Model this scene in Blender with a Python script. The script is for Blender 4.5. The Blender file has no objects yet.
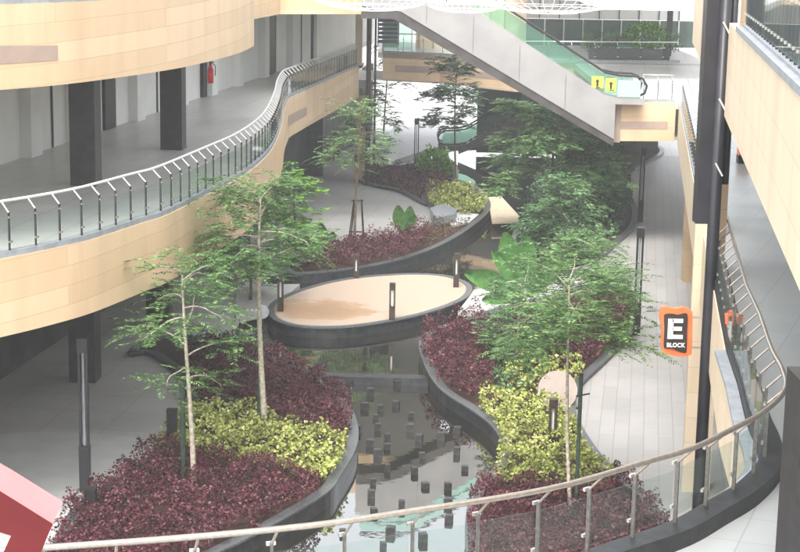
import bpy, math, random
import numpy as np
from mathutils import Vector, Matrix, noise
from mathutils.geometry import tessellate_polygon
R = math.radians
rng = np.random.default_rng(7); random.seed(7)
scene = bpy.context.scene
col = scene.collection

# ------------------------------------------------------------------ camera
F = 1670.0; PITCH = R(11.4); ROLL = R(1.0); H = 12.5
cam_d = bpy.data.cameras.new('camera'); cam = bpy.data.objects.new('camera', cam_d); col.objects.link(cam)
CM = Matrix.Rotation(math.pi/2-PITCH, 4, 'X') @ Matrix.Rotation(ROLL, 4, 'Z')
cam.matrix_world = Matrix.Translation((0, 0, H)) @ CM
cam_d.sensor_width = 36; cam_d.lens = 36*F/800; cam_d.clip_end = 3000; cam_d.clip_start = 0.1
scene.camera = cam
def ray(px, py): return CM.to_3x3() @ Vector(((px-400)/F, -(py-276)/F, -1))
def P(px, py, z=0.0):
    d = ray(px, py); t = (z-H)/d.z; return Vector((d.x*t, d.y*t, z))
def PD(px, py, Y):
    d = ray(px, py); t = Y/d.y; return Vector((d.x*t, Y, H+d.z*t))
def PX(pts, z=0.0): return [P(a, b, z).to_2d() for a, b in pts]

# ------------------------------------------------------------------ materials
def mat(name, color=(.5, .5, .5), rough=.6, metal=0, spec=.5):
    m = bpy.data.materials.new(name); m.use_nodes = True
    b = m.node_tree.nodes['Principled BSDF']
    b.inputs['Base Color'].default_value = (*color, 1); b.inputs['Roughness'].default_value = rough
    b.inputs['Metallic'].default_value = metal; b.inputs['Specular IOR Level'].default_value = spec
    return m
def N(m, t, **kw):
    n = m.node_tree.nodes.new(t)
    for k, v in kw.items():
        if k in n.inputs.keys() if isinstance(k, str) else False: n.inputs[k].default_value = v
        else: setattr(n, k, v)
    return n
def L(m, a, b): m.node_tree.links.new(a, b)
def ramp(m, fac, stops):
    r = N(m, 'ShaderNodeValToRGB'); e = r.color_ramp.elements
    while len(e) < len(stops): e.new(0.5)
    for i, (p, c) in enumerate(stops): e[i].position = p; e[i].color = (*c, 1)
    L(m, fac, r.inputs[0]); return r.outputs[0]
def bsdf(m): return m.node_tree.nodes['Principled BSDF']
def noisy(name, c0, c1, scale=3, rough=.7, detail=6, bump=0, spec=.4, lo=.35, hi=.65, metal=0, rvar=0):
    m = mat(name, c0, rough, metal, spec)
    tc = N(m, 'ShaderNodeTexCoord'); n = N(m, 'ShaderNodeTexNoise'); n.inputs['Scale'].default_value = scale; n.inputs['Detail'].default_value = detail
    L(m, tc.outputs['Object'], n.inputs['Vector'])
    L(m, ramp(m, n.outputs[0], [(lo, c0), (hi, c1)]), bsdf(m).inputs['Base Color'])
    if bump:
        bp = N(m, 'ShaderNodeBump'); bp.inputs['Strength'].default_value = bump; bp.inputs['Distance'].default_value = .02
        L(m, n.outputs[0], bp.inputs['Height']); L(m, bp.outputs[0], bsdf(m).inputs['Normal'])
    if rvar:
        mp = N(m, 'ShaderNodeMapRange'); mp.inputs[3].default_value = rough-rvar; mp.inputs[4].default_value = rough+rvar
        L(m, n.outputs[0], mp.inputs[0]); L(m, mp.outputs[0], bsdf(m).inputs['Roughness'])
    return m
def paving(name, base, joint, w, h, rot, mortar=.012, rough=.55, var=.06, offset=.5, stain=.18):
    """stone paving: joints from a brick texture in world metres, tonal variation per slab plus large water marks"""
    m = mat(name, base, rough)
    tc = N(m, 'ShaderNodeTexCoord'); mp = N(m, 'ShaderNodeMapping'); mp.inputs['Rotation'].default_value = (0, 0, R(rot))
    L(m, tc.outputs['Object'], mp.inputs[0])
    b = N(m, 'ShaderNodeTexBrick'); b.offset = offset
    b.inputs['Scale'].default_value = 1; b.inputs['Brick Width'].default_value = w; b.inputs['Row Height'].default_value = h
    b.inputs['Mortar Size'].default_value = mortar; b.inputs['Mortar Smooth'].default_value = .3
    b.inputs['Color1'].default_value = (*[c*(1-var) for c in base], 1); b.inputs['Color2'].default_value = (*[min(1, c*(1+var)) for c in base], 1)
    b.inputs['Mortar'].default_value = (*joint, 1)
    L(m, mp.outputs[0], b.inputs['Vector'])
    n = N(m, 'ShaderNodeTexNoise'); n.inputs['Scale'].default_value = .35; n.inputs['Detail'].default_value = 8; n.inputs['Roughness'].default_value = .65
    L(m, tc.outputs['Object'], n.inputs['Vector'])
    g = ramp(m, n.outputs[0], [(.32, (1-stain,)*3), (.62, (1, 1, 1))])
    mx = N(m, 'ShaderNodeMix', data_type='RGBA', blend_type='MULTIPLY'); mx.inputs[0].default_value = 1
    L(m, b.outputs[0], mx.inputs[6]); L(m, g, mx.inputs[7]); L(m, mx.outputs[2], bsdf(m).inputs['Base Color'])
    rr = N(m, 'ShaderNodeMapRange'); rr.inputs[3].default_value = rough-.18; rr.inputs[4].default_value = rough+.15
    L(m, n.outputs[0], rr.inputs[0]); L(m, rr.outputs[0], bsdf(m).inputs['Roughness'])
    return m
def cladding(name, cols, accent=None, w=4.2, h=.42, rough=.5):
    """long composite panels in uneven courses; u = metres along the wall, v = height"""
    m = mat(name, cols[0], rough)
    uv = N(m, 'ShaderNodeUVMap'); uv.uv_map = 'UVMap'
    b = N(m, 'ShaderNodeTexBrick'); b.offset = .37; b.squash = 1.0
    b.inputs['Scale'].default_value = 1; b.inputs['Brick Width'].default_value = w; b.inputs['Row Height'].default_value = h
    b.inputs['Mortar Size'].default_value = .008; b.inputs['Mortar Smooth'].default_value = .4; b.inputs['Bias'].default_value = 0
    b.inputs['Color1'].default_value = (*cols[0], 1); b.inputs['Color2'].default_value = (*cols[1], 1); b.inputs['Mortar'].default_value = (*[c*.8 for c in cols[1]], 1)
    # courses tilt a little so that they taper like the long shards on the wall
    mp = N(m, 'ShaderNodeMapping'); mp.inputs['Rotation'].default_value = (0, 0, R(-1.6)); L(m, uv.outputs[0], mp.inputs[0]); L(m, mp.outputs[0], b.inputs['Vector'])
    n = N(m, 'ShaderNodeTexNoise'); n.inputs['Scale'].default_value = .8; n.inputs['Detail'].default_value = 7
    tc = N(m, 'ShaderNodeTexCoord'); L(m, tc.outputs['Object'], n.inputs['Vector'])
    mp2 = N(m, 'ShaderNodeMapping'); mp2.inputs['Scale'].default_value = (1.6, 1.6, .35); L(m, tc.outputs['Object'], mp2.inputs[0]); L(m, mp2.outputs[0], n.inputs['Vector'])
    g = ramp(m, n.outputs[0], [(.30, (.88, .87, .85)), (.55, (1, 1, 1))])
    mx = N(m, 'ShaderNodeMix', data_type='RGBA', blend_type='MULTIPLY'); mx.inputs[0].default_value = 1
    L(m, b.outputs[0], mx.inputs[6]); L(m, g, mx.inputs[7]); L(m, mx.outputs[2], bsdf(m).inputs['Base Color'])
    return m
def leafmat(name, stops, rough=.5, trans=.25):
    m = mat(name, stops[0][1], rough, 0, .35)
    g = N(m, 'ShaderNodeNewGeometry')
    c = ramp(m, g.outputs['Random Per Island'], stops)
    tc = N(m, 'ShaderNodeTexCoord'); n = N(m, 'ShaderNodeTexNoise'); n.inputs['Scale'].default_value = 1.7; n.inputs['Detail'].default_value = 3
    L(m, tc.outputs['Object'], n.inputs['Vector'])
    k = ramp(m, n.outputs[0], [(.33, (.55, .55, .55)), (.66, (1.3, 1.3, 1.3))])
    mx = N(m, 'ShaderNodeMix', data_type='RGBA', blend_type='MULTIPLY'); mx.inputs[0].default_value = 1
    L(m, c, mx.inputs[6]); L(m, k, mx.inputs[7]); L(m, mx.outputs[2], bsdf(m).inputs['Base Color'])
    out = m.node_tree.nodes['Material Output']; t = N(m, 'ShaderNodeBsdfTranslucent'); L(m, mx.outputs[2], t.inputs[0])
    ms = N(m, 'ShaderNodeMixShader'); ms.inputs[0].default_value = trans
    L(m, bsdf(m).outputs[0], ms.inputs[1]); L(m, t.outputs[0], ms.inputs[2]); L(m, ms.outputs[0], out.inputs[0])
    return m
def glassmat(name, tint, refl=.12, haze=0.0, hazecol=(.8, .85, .82)):
    m = bpy.data.materials.new(name); m.use_nodes = True; nt = m.node_tree; nt.nodes.clear()
    out = N(m, 'ShaderNodeOutputMaterial'); tr = N(m, 'ShaderNodeBsdfTransparent'); tr.inputs[0].default_value = (*tint, 1)
    gl = N(m, 'ShaderNodeBsdfGlossy'); gl.inputs['Roughness'].default_value = .03
    fr = N(m, 'ShaderNodeLayerWeight'); fr.inputs[0].default_value = .5
    pw = N(m, 'ShaderNodeMath', operation='POWER'); pw.inputs[1].default_value = 4; L(m, fr.outputs['Facing'], pw.inputs[0])
    ad = N(m, 'ShaderNodeMath', operation='MULTIPLY_ADD'); ad.inputs[1].default_value = .5; ad.inputs[2].default_value = refl*.5; ad.use_clamp = True
    L(m, pw.outputs[0], ad.inputs[0]); ms = N(m, 'ShaderNodeMixShader'); L(m, ad.outputs[0], ms.inputs[0])
    L(m, tr.outputs[0], ms.inputs[1]); L(m, gl.outputs[0], ms.inputs[2])
    df = N(m, 'ShaderNodeBsdfDiffuse'); df.inputs[0].default_value = (*hazecol, 1)
    m2 = N(m, 'ShaderNodeMixShader'); m2.inputs[0].default_value = haze
    L(m, ms.outputs[0], m2.inputs[1]); L(m, df.outputs[0], m2.inputs[2]); L(m, m2.outputs[0], out.inputs[0])
    return m

M = {}
M['cream'] = cladding('cream_cladding', [(.75, .56, .36), (.65, .465, .285)], w=7.5, h=.42)
M['cream_far'] = cladding('cream_cladding_far', [(.70, .51, .33), (.66, .47, .30)], w=7, h=.5)
M['cream_pale'] = cladding('pale_cream_cladding', [(.80, .66, .49), (.76, .615, .44)], w=8, h=.6)
M['accent'] = noisy('grey_brown_panel', (.36, .27, .22), (.41, .31, .25), 2, .5)
M['tan'] = cladding('tan_column_cladding', [(.46, .33, .20), (.40, .28, .17)], w=3, h=.62)
M['ground'] = paving('pale_concrete_paving', (.49, .48, .465), (.38, .37, .36), 1.6, 1.6, 7.4, .02, .5, .035, 0, .22)
M['walk'] = paving('pale_stone_plank_paving', (.375, .36, .345), (.26, .25, .24), 2.4, .38, 98.2, .012, .5, .06, .5, .2)
M['floor'] = paving('grey_floor_tiles', (.56, .55, .53), (.38, .375, .36), 1.2, 1.2, 7.4, .018, .35, .03, 0, .15)
M['floor_near'] = paving('pale_floor_tiles', (.43, .445, .445), (.30, .31, .31), .8, .8, 20, .008, .35, .04, 0, .12)
M['slab'] = noisy('soffit_plaster', (.66, .65, .62), (.72, .71, .68), 1.5, .8)
M['wall'] = noisy('pale_grey_wall', (.74, .74, .71), (.80, .80, .78), .9, .6, rvar=.1)
M['pier'] = noisy('white_pier_paint', (.72, .72, .70), (.80, .80, .78), .9, .6)
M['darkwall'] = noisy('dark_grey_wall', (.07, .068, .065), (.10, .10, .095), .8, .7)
M['dark'] = noisy('black_stone_column', (.028, .027, .028), (.045, .042, .042), 4, .45)
M['darkpanel'] = noisy('black_metal_duct', (.018, .018, .022), (.035, .034, .042), 1.2, .35, detail=3)
M['metal'] = mat('black_metal', (.03, .03, .033), .4, .3)
M['bronze'] = noisy('dark_bronze_metal', (.05, .038, .03), (.08, .06, .05), 6, .45, metal=.4)
M['steel'] = noisy('brushed_steel', (.62, .60, .56), (.72, .70, .66), 20, .28, metal=.9)
M['whiterail'] = mat('white_painted_steel', (.72, .72, .70), .35, .2)
M['glass'] = glassmat('balustrade_glass', (.90, .945, .93), .02, .018)
M['greysteel'] = noisy('dull_grey_steel', (.16, .15, .14), (.22, .21, .19), 20, .4, metal=.6)
M['warmsteel'] = noisy('warm_brushed_steel', (.42, .36, .30), (.52, .46, .40), 20, .3, metal=.8)
M['greenglass'] = glassmat('green_escalator_glass', (.78, .90, .84), .10, .06, (.40, .62, .52))
M['granite'] = noisy('dark_granite_coping', (.075, .08, .085), (.13, .135, .14), 14, .4, bump=.1)
M['granite_dk'] = noisy('black_wet_granite', (.022, .024, .026), (.05, .052, .055), 5, .3)
M['stone'] = noisy('black_basalt_block', (.02, .02, .02), (.045, .043, .04), 9, .35, bump=.3)
M['kerb'] = noisy('black_kerb_stone', (.018, .018, .02), (.032, .032, .035), 6, .5)
M['ledge'] = noisy('blue_grey_ledge', (.24, .26, .28), (.32, .34, .36), 5, .5)
M['soil'] = noisy('dark_brown_soil', (.03, .018, .013), (.075, .036, .022), 7, .95, bump=.6)
M['esc'] = noisy('grey_escalator_side', (.27, .26, .255), (.32, .31, .30), .9, .45)
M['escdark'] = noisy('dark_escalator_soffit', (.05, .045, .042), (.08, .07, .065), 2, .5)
M['rubber'] = mat('black_rubber', (.015, .015, .015), .45)
M['steps'] = noisy('grooved_step_metal', (.12, .12, .12), (.25, .25, .25), 10, .4, metal=.6)
M['bark_pale'] = noisy('pale_bark', (.34, .29, .22), (.62, .56, .46), 12, .85, bump=.5)
M['bark'] = noisy('brown_bark', (.09, .065, .045), (.2, .15, .11), 12, .9, bump=.5)
M['stake'] = noisy('dark_green_stake', (.025, .045, .03), (.05, .08, .055), 8, .7)
M['darkglass'] = noisy('dark_green_shop_glass', (.05, .075, .065), (.10, .14, .12), .7, .12)
M['red'] = noisy('red_paint_front', (.10, .009, .010), (.12, .011, .013), 3, .42)
M['pink'] = noisy('pale_red_faces', (.60, .15, .15), (.64, .18, .18), 3, .35)
M['redpaint'] = mat('red_extinguisher_paint', (.55, .03, .03), .35)
M['orange'] = noisy('orange_acrylic', (.86, .17, .055), (.92, .22, .08), 3, .4)
M['signblack'] = mat('charcoal_sign_face', (.035, .028, .025), .4)
M['white'] = mat('white_paint', (.82, .82, .80), .5)
M['yellow'] = mat('yellow_sticker', (.72, .75, .08), .5)
M['mint'] = mat('pale_mint_panel', (.36, .58, .53), .35)
M['disc'] = noisy('pinkish_grey_disc_face', (.34, .28, .25), (.38, .32, .28), 4, .6)
M['deck'] = noisy('cream_stone_slab', (.60, .48, .33), (.72, .60, .44), 5, .6)
M['skin'] = mat('skin', (.30, .17, .11), .55); M['shirt'] = noisy('grey_green_shirt', (.12, .16, .13), (.2, .24, .2), 14, .9)
M['pants'] = mat('dark_trousers', (.015, .02, .022), .85); M['hair'] = mat('black_hair', (.01, .008, .007), .6)
M['lampwhite'] = noisy('translucent_white_mesh', (.78, .80, .80), (.86, .88, .88), 5, .5)
M['shade_panel'] = noisy('slate_blue_louvre', (.07, .08, .11), (.11, .12, .16), 3, .5)
M['platform'] = noisy('pink_beige_gravel', (.39, .30, .225), (.46, .365, .285), 60, .8, bump=.3)
def _platform():
    m = M['platform']; b = bsdf(m); src = b.inputs['Base Color'].links[0].from_socket
    tc = N(m, 'ShaderNodeTexCoord'); n = N(m, 'ShaderNodeTexNoise'); n.inputs['Scale'].default_value = .9; n.inputs['Detail'].default_value = 9; n.inputs['Roughness'].default_value = .7
    g = N(m, 'ShaderNodeTexGradient', gradient_type='SPHERICAL'); mp = N(m, 'ShaderNodeMapping')
    c = P(322, 313); mp.inputs['Location'].default_value = (-c.x/2.6, -c.y/2.2, 0); mp.inputs['Scale'].default_value = (1/2.6, 1/2.2, 0)
    L(m, tc.outputs['Object'], mp.inputs[0]); L(m, mp.outputs[0], g.inputs[0]); L(m, tc.outputs['Object'], n.inputs[0])
    ad = N(m, 'ShaderNodeMath', operation='MULTIPLY_ADD'); ad.inputs[1].default_value = .75; L(m, n.outputs[0], ad.inputs[0])
    g2 = N(m, 'ShaderNodeMath', operation='MULTIPLY'); g2.inputs[1].default_value = .6; L(m, g.outputs[1], g2.inputs[0]); L(m, g2.outputs[0], ad.inputs[2])
    k = ramp(m, ad.outputs[0], [(.54, (1, 1, 1)), (.60, (.86, .74, .60)), (.8, (.74, .60, .46))])
    mx = N(m, 'ShaderNodeMix', data_type='RGBA', blend_type='MULTIPLY'); mx.inputs[0].default_value = 1
    L(m, src, mx.inputs[6]); L(m, k, mx.inputs[7]); L(m, mx.outputs[2], b.inputs['Base Color'])
_platform()
def _water():
    m = mat('dark_still_water', (.012, .014, .012), .02); m.node_tree.nodes['Principled BSDF'].inputs['IOR'].default_value = 1.33
    b = bsdf(m); b.inputs['Specular IOR Level'].default_value = .5
    tc = N(m, 'ShaderNodeTexCoord'); n = N(m, 'ShaderNodeTexNoise'); n.inputs['Scale'].default_value = 2.2; n.inputs['Detail'].default_value = 3
    L(m, tc.outputs['Object'], n.inputs[0]); bp = N(m, 'ShaderNodeBump'); bp.inputs['Strength'].default_value = .05; bp.inputs['Distance'].default_value = .02
    L(m, n.outputs[0], bp.inputs['Height']); L(m, bp.outputs[0], b.inputs['Normal'])
    b.inputs['IOR'].default_value = 1.5
    n2 = N(m, 'ShaderNodeTexNoise'); n2.inputs['Scale'].default_value = .8; n2.inputs['Detail'].default_value = 5; L(m, tc.outputs['Object'], n2.inputs[0])
    g_ = N(m, 'ShaderNodeBsdfGlossy'); g_.inputs[0].default_value = (.86, .86, .83, 1); g_.inputs['Roughness'].default_value = .02; L(m, bp.outputs[0], g_.inputs['Normal'])
    mm = N(m, 'ShaderNodeMixShader'); mm.inputs[0].default_value = .36; L(m, b.outputs[0], mm.inputs[1]); L(m, g_.outputs[0], mm.inputs[2]); L(m, mm.outputs[0], m.node_tree.nodes['Material Output'].inputs[0])
    L(m, ramp(m, n2.outputs[0], [(.4, (.010, .011, .010)), (.65, (.028, .026, .02))]), b.inputs['Base Color'])
    M['water'] = m
_water()
M['purple'] = leafmat('purple_leaves', [(0, (.045, .011, .016)), (.4, (.100, .025, .034)), (.8, (.165, .052, .062)), (1, (.26, .12, .13))])
M['lime'] = leafmat('lime_leaves', [(0, (.14, .18, .035)), (.35, (.34, .38, .08)), (.75, (.50, .53, .16)), (1, (.66, .67, .32))], trans=.2)
M['green_fern'] = leafmat('fresh_feathery_leaves', [(0, (.05, .12, .035)), (.45, (.11, .23, .07)), (1, (.30, .44, .17))], trans=.4)
M['lit_fern'] = leafmat('brightened_feathery_leaves', [(0, (.07, .17, .05)), (.45, (.17, .32, .11)), (1, (.42, .58, .26))], trans=.4)  # fern leaves brightened in colour to offset shade under the bridge
M['green_dark'] = leafmat('dark_leaves', [(0, (.028, .065, .032)), (.6, (.06, .13, .06)), (1, (.13, .23, .11))])
M['green_mid'] = leafmat('mid_green_leaves', [(0, (.05, .12, .045)), (.6, (.10, .21, .075)), (1, (.25, .38, .17))])
M['brownleaf'] = leafmat('dry_brown_leaves', [(0, (.09, .05, .03)), (.6, (.18, .10, .06)), (1, (.12, .16, .06))])
M['bright_green'] = leafmat('bright_green_leaves', [(0, (.06, .17, .02)), (.5, (.16, .36, .04)), (1, (.34, .55, .10))])
M['banana'] = noisy('broad_green_leaf', (.06, .17, .04), (.12, .27, .075), 6, .4)

# ------------------------------------------------------------------ mesh helpers
class MB:
    def __init__(s): s.v = []; s.f = []; s.uv = []; s.sm = False
    def add(s, vs, fs, uvs=None):
        o = len(s.v); s.v += [tuple(v) for v in vs]
        for i, f in enumerate(fs):
            s.f.append(tuple(a+o for a in f)); s.uv.append(uvs[i] if uvs else None)
        return s
    def box(s, c, size, rz=0, mtx=None):
        hx, hy, hz = size[0]/2, size[1]/2, size[2]/2; ca, sa = math.cos(rz), math.sin(rz); vs = []
        for z in (-hz, hz):
            for x, y in ((-hx, -hy), (hx, -hy), (hx, hy), (-hx, hy)):
                v = Vector((x*ca-y*sa, x*sa+y*ca, z))
                vs.append((mtx @ v if mtx else v)+Vector(c))
        fs = [(3, 2, 1, 0), (4, 5, 6, 7), (0, 1, 5, 4), (1, 2, 6, 5), (2, 3, 7, 6), (3, 0, 4, 7)]
        X, Y, Z = size; z0 = c[2]-hz
        uv = [[(0, 0), (X, 0), (X, Y), (0, Y)]]*2+[[(a, z0), (b, z0), (b, z0+Z), (a, z0+Z)] for a, b in ((0, X), (X, X+Y), (X+Y, 2*X+Y), (2*X+Y, 2*X+2*Y))]
        return s.add(vs, fs, uv)
    def prism(s, poly, z0, z1, top=True, bottom=True, side=True):
        n = len(poly); vs = [(p[0], p[1], z0) for p in poly]+[(p[0], p[1], z1) for p in poly]
        a = sum(poly[i][0]*poly[(i+1) % n][1]-poly[(i+1) % n][0]*poly[i][1] for i in range(n))
        fs = []; uv = []; u = 0
        if side:
            for i in range(n):
                j = (i+1) % n; d = math.hypot(poly[j][0]-poly[i][0], poly[j][1]-poly[i][1])
                q = (i, j, n+j, n+i); w = [(u, z0), (u+d, z0), (u+d, z1), (u, z1)]
                if a < 0: q = q[::-1]; w = w[::-1]
                fs.append(q); uv.append(w); u += d
        tri = tessellate_polygon([[Vector((p[0], p[1], 0)) for p in poly]])
        for t in tri:
            p0, p1, p2 = (Vector((poly[k][0], poly[k][1])) for k in t)
            if (p1-p0).cross(p2-p0) < 0: t = t[::-1]
            w = [(poly[k][0], poly[k][1]) for k in t]
            if top: fs.append(tuple(n+k for k in t)); uv.append(w)
            if bottom: fs.append(tuple(t[::-1])); uv.append(w[::-1])
        return s.add(vs, fs, uv)
    def ribbon(s, path, z0, z1, th, closed=False, u0=0.0):
        """wall standing on a plan polyline; th > 0 thickens to the left of the direction of travel"""
        off = offset(path, th, closed); n = len(path); vs = []
        for p in path: vs += [(p[0], p[1], z0), (p[0], p[1], z1)]
        for p in off: vs += [(p[0], p[1], z0), (p[0], p[1], z1)]
        fs = []; uv = []; u = u0
        for i in range(n if closed else n-1):
            j = (i+1) % n; d = math.hypot(path[j][0]-path[i][0], path[j][1]-path[i][1])
            a, b, c_, e = 2*i, 2*j, 2*n+2*i, 2*n+2*j
            q = [(a, b, b+1, a+1), (e, c_, c_+1, e+1), (a+1, b+1, e+1, c_+1), (b, a, c_, e)]
            w = [[(u, z0), (u+d, z0), (u+d, z1), (u, z1)], [(u+d, z0), (u, z0), (u, z1), (u+d, z1)], [(u, z1), (u+d, z1), (u+d, z1+abs(th)), (u, z1+abs(th))], [(u+d, z0), (u, z0), (u, z0), (u+d, z0)]]
            if th < 0: q = [k[::-1] for k in q]; w = [k[::-1] for k in w]
            fs += q; uv += w; u += d
        if not closed:
            m_ = n-1
            fs += [(0, 1, 2*n+1, 2*n), (2*m_, 2*n+2*m_, 2*n+2*m_+1, 2*m_+1)]; uv += [[(0, z0), (0, z1), (th, z1), (th, z0)]]*2
        return s.add(vs, fs, uv)
    def tube(s, path, r, n=8, cap=True, r1=None):
        path = [Vector(p) for p in path]; k = len(path); vs = []
        up = None
        for i, p in enumerate(path):
            d = (path[min(i+1, k-1)]-path[max(i-1, 0)]).normalized()
            if up is None:
                up = d.orthogonal().normalized()
            else:
                up = (up-d*up.dot(d))
                up = up.normalized() if up.length > 1e-6 else d.orthogonal().normalized()
            w = d.cross(up); rr = r[i] if isinstance(r, (list, tuple)) else (r if r1 is None else r+(r1-r)*i/(k-1))
            for j in range(n):
                a = 2*math.pi*j/n; vs.append(p+(up*math.cos(a)+w*math.sin(a))*rr)
        fs = []
        for i in range(k-1):
            for j in range(n):
                fs.append((i*n+j, i*n+(j+1) % n, (i+1)*n+(j+1) % n, (i+1)*n+j))
        if cap: fs += [tuple(range(n))[::-1], tuple((k-1)*n+j for j in range(n))]
        return s.add(vs, fs)
    def cyl(s, c, r, h, n=16, r2=None):
        r2 = r if r2 is None else r2
        vs = [(c[0]+r*math.cos(2*math.pi*i/n), c[1]+r*math.sin(2*math.pi*i/n), c[2]) for i in range(n)]+[(c[0]+r2*math.cos(2*math.pi*i/n), c[1]+r2*math.sin(2*math.pi*i/n), c[2]+h) for i in range(n)]
        return s.add(vs, [(i, (i+1) % n, n+(i+1) % n, n+i) for i in range(n)]+[tuple(range(n))[::-1], tuple(range(n, 2*n))])
    def build(s, name, m, parent=None, smooth=False):
        me = bpy.data.meshes.new(name)
        if smooth or any(u for u in s.uv) is False: pass
        me.from_pydata(s.v, [], s.f)
        if any(u is not None for u in s.uv):
            lay = me.uv_layers.new(name='UVMap'); dat = []
            for f, u in zip(s.f, s.uv): dat += (u if u else [(0, 0)]*len(f))
            lay.data.foreach_set('uv', np.array(dat, dtype=np.float32).ravel())
        if smooth: me.polygons.foreach_set('use_smooth', [True]*len(me.polygons))
        me.materials.append(m); me.update()
        o = bpy.data.objects.new(name, me); col.objects.link(o)
        if parent: o.parent = parent; o.matrix_parent_inverse = Matrix.Translation(-parent.location) if parent.type == 'EMPTY' else Matrix.Identity(4)
        return o
def offset(path, d, closed=False):
    n = len(path); out = []
    for i in range(n):
        if closed: a, b = path[i-1], path[(i+1) % n]
        else: a, b = path[max(i-1, 0)], path[min(i+1, n-1)]
        t = Vector((b[0]-a[0], b[1]-a[1])); t.normalize(); out.append(Vector((path[i][0]-t.y*d, path[i][1]+t.x*d)))
    return out
def smooth(pts, k=6, closed=False):
    pts = [Vector(p) for p in pts]; n = len(pts); out = []
    for i in range(n if closed else n-1):
        p0 = pts[i-1] if (closed or i > 0) else pts[0]*2-pts[1]; p1 = pts[i]; p2 = pts[(i+1) % n]
        p3 = pts[(i+2) % n] if (closed or i+2 < n) else p2*2-p1
        for j in range(k):
            t = j/k; out.append(.5*((2*p1)+(p2-p0)*t+(2*p0-5*p1+4*p2-p3)*t*t+(3*p1-p0-3*p2+p3)*t**3))
    if not closed: out.append(pts[-1])
    return out
def resample(path, step):
    path = [Vector(p) for p in path]; out = [path[0].copy()]; acc = 0
    for a, b in zip(path, path[1:]):
        d = (b-a).length; 
        if d < 1e-9: continue
        t = step-acc
        while t <= d: out.append(a+(b-a)*t/d); t += step
        acc = (acc+d) % step
    return out
def tag(o, label=None, cat=None, group=None, kind=None):
    if label: o['label'] = label
    if cat: o['category'] = cat
    if group: o['group'] = group
    if kind: o['kind'] = kind
    return o
def empty(name, loc, label, cat, group=None):
    o = bpy.data.objects.new(name, None); o.empty_display_size = .2; col.objects.link(o); o.location = Vector((loc[0], loc[1], loc[2] if len(loc) > 2 else 0))
    return tag(o, label, cat, group)
def inpoly(poly, x, y):
    n = len(poly); r = np.zeros(len(x), bool); j = n-1
    for i in range(n):
        xi, yi = poly[i]; xj, yj = poly[j]
        r ^= ((yi > y) != (yj > y)) & (x < (xj-xi)*(y-yi)/((yj-yi) or 1e-9)+xi); j = i
    return r
def leaf_mesh(name, C, size, m, parent=None, aspect=.5, flat=.6, dirs=None, fold=False):
    """many leaf-shaped quads. C (N,3) centres; size (N,) lengths; dirs optional (N,3) leaf axis"""
    n = len(C); C = np.asarray(C, float)
    if dirs is None:
        a = rng.uniform(0, 2*np.pi, n); e = rng.normal(.15, .45, n); dirs = np.stack([np.cos(a)*np.cos(e), np.sin(a)*np.cos(e), np.sin(e)], 1)
    nr = rng.normal(0, 1-flat+.15, (n, 3))+np.array([0, 0, 1.0])
    w = np.cross(dirs, nr); w /= np.linalg.norm(w, axis=1, keepdims=True)+1e-9
    s = np.asarray(size).reshape(-1, 1)*np.ones((n, 1)); a_ = dirs*s*.5; b_ = w*s*.5*aspect
    V = np.stack([C-a_, C+b_-a_*.1, C+a_, C-b_-a_*.1], 1).reshape(-1, 3)
    me = bpy.data.meshes.new(name); me.vertices.add(4*n); me.vertices.foreach_set('co', V.astype(np.float32).ravel())
    me.loops.add(4*n); me.loops.foreach_set('vertex_index', np.arange(4*n, dtype=np.int32))
    me.polygons.add(n); me.polygons.foreach_set('loop_start', np.arange(0, 4*n, 4, dtype=np.int32))
    try: me.polygons.foreach_set('loop_total', np.full(n, 4, dtype=np.int32))
    except Exception: pass
    me.update(calc_edges=True); me.materials.append(m)
    o = bpy.data.objects.new(name, me); col.objects.link(o)
    if parent: o.parent = parent; o.matrix_parent_inverse = Matrix.Translation(-parent.location)
    return o
def copy_tree(o, parent=None):
    c = o.copy(); col.objects.link(c)
    if parent: c.parent = parent; c.matrix_parent_inverse = o.matrix_parent_inverse.copy()
    for ch in [k for k in bpy.data.objects if k.parent == o]: copy_tree(ch, c)
    return c

# ------------------------------------------------------------------ world and sun (bright overcast)
w = bpy.data.worlds.new('World'); scene.world = w; w.use_nodes = True; nt = w.node_tree
sky = nt.nodes.new('ShaderNodeTexSky'); sky.sky_type = 'NISHITA'; sky.sun_disc = False
SE, SA = R(57), R(193)
sky.sun_elevation = SE; sky.sun_rotation = SA; sky.air_density = 1.2; sky.dust_density = 3.5; sky.ozone_density = 1
hs = nt.nodes.new('ShaderNodeHueSaturation'); hs.inputs['Saturation'].default_value = .22
nt.links.new(sky.outputs[0], hs.inputs['Color']); nt.links.new(hs.outputs[0], nt.nodes['Background'].inputs[0]); nt.nodes['Background'].inputs[1].default_value = .15
sd = bpy.data.lights.new('sun', 'SUN'); sd.energy = 0.8; sd.angle = R(30); sd.color = (1, .96, .90)
so = bpy.data.objects.new('sun', sd); col.objects.link(so)
sdir = Vector((math.sin(SA)*math.cos(SE), math.cos(SA)*math.cos(SE), math.sin(SE)))
so.rotation_euler = (-sdir).to_track_quat('-Z', 'Y').to_euler()
scene.view_settings.view_transform = 'Standard'; scene.view_settings.look = 'None'; scene.view_settings.gamma = 1
scene.view_settings.exposure = 1.8
scene.cycles.max_bounces = 8; scene.cycles.transparent_max_bounces = 24; scene.cycles.diffuse_bounces = 4

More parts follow.
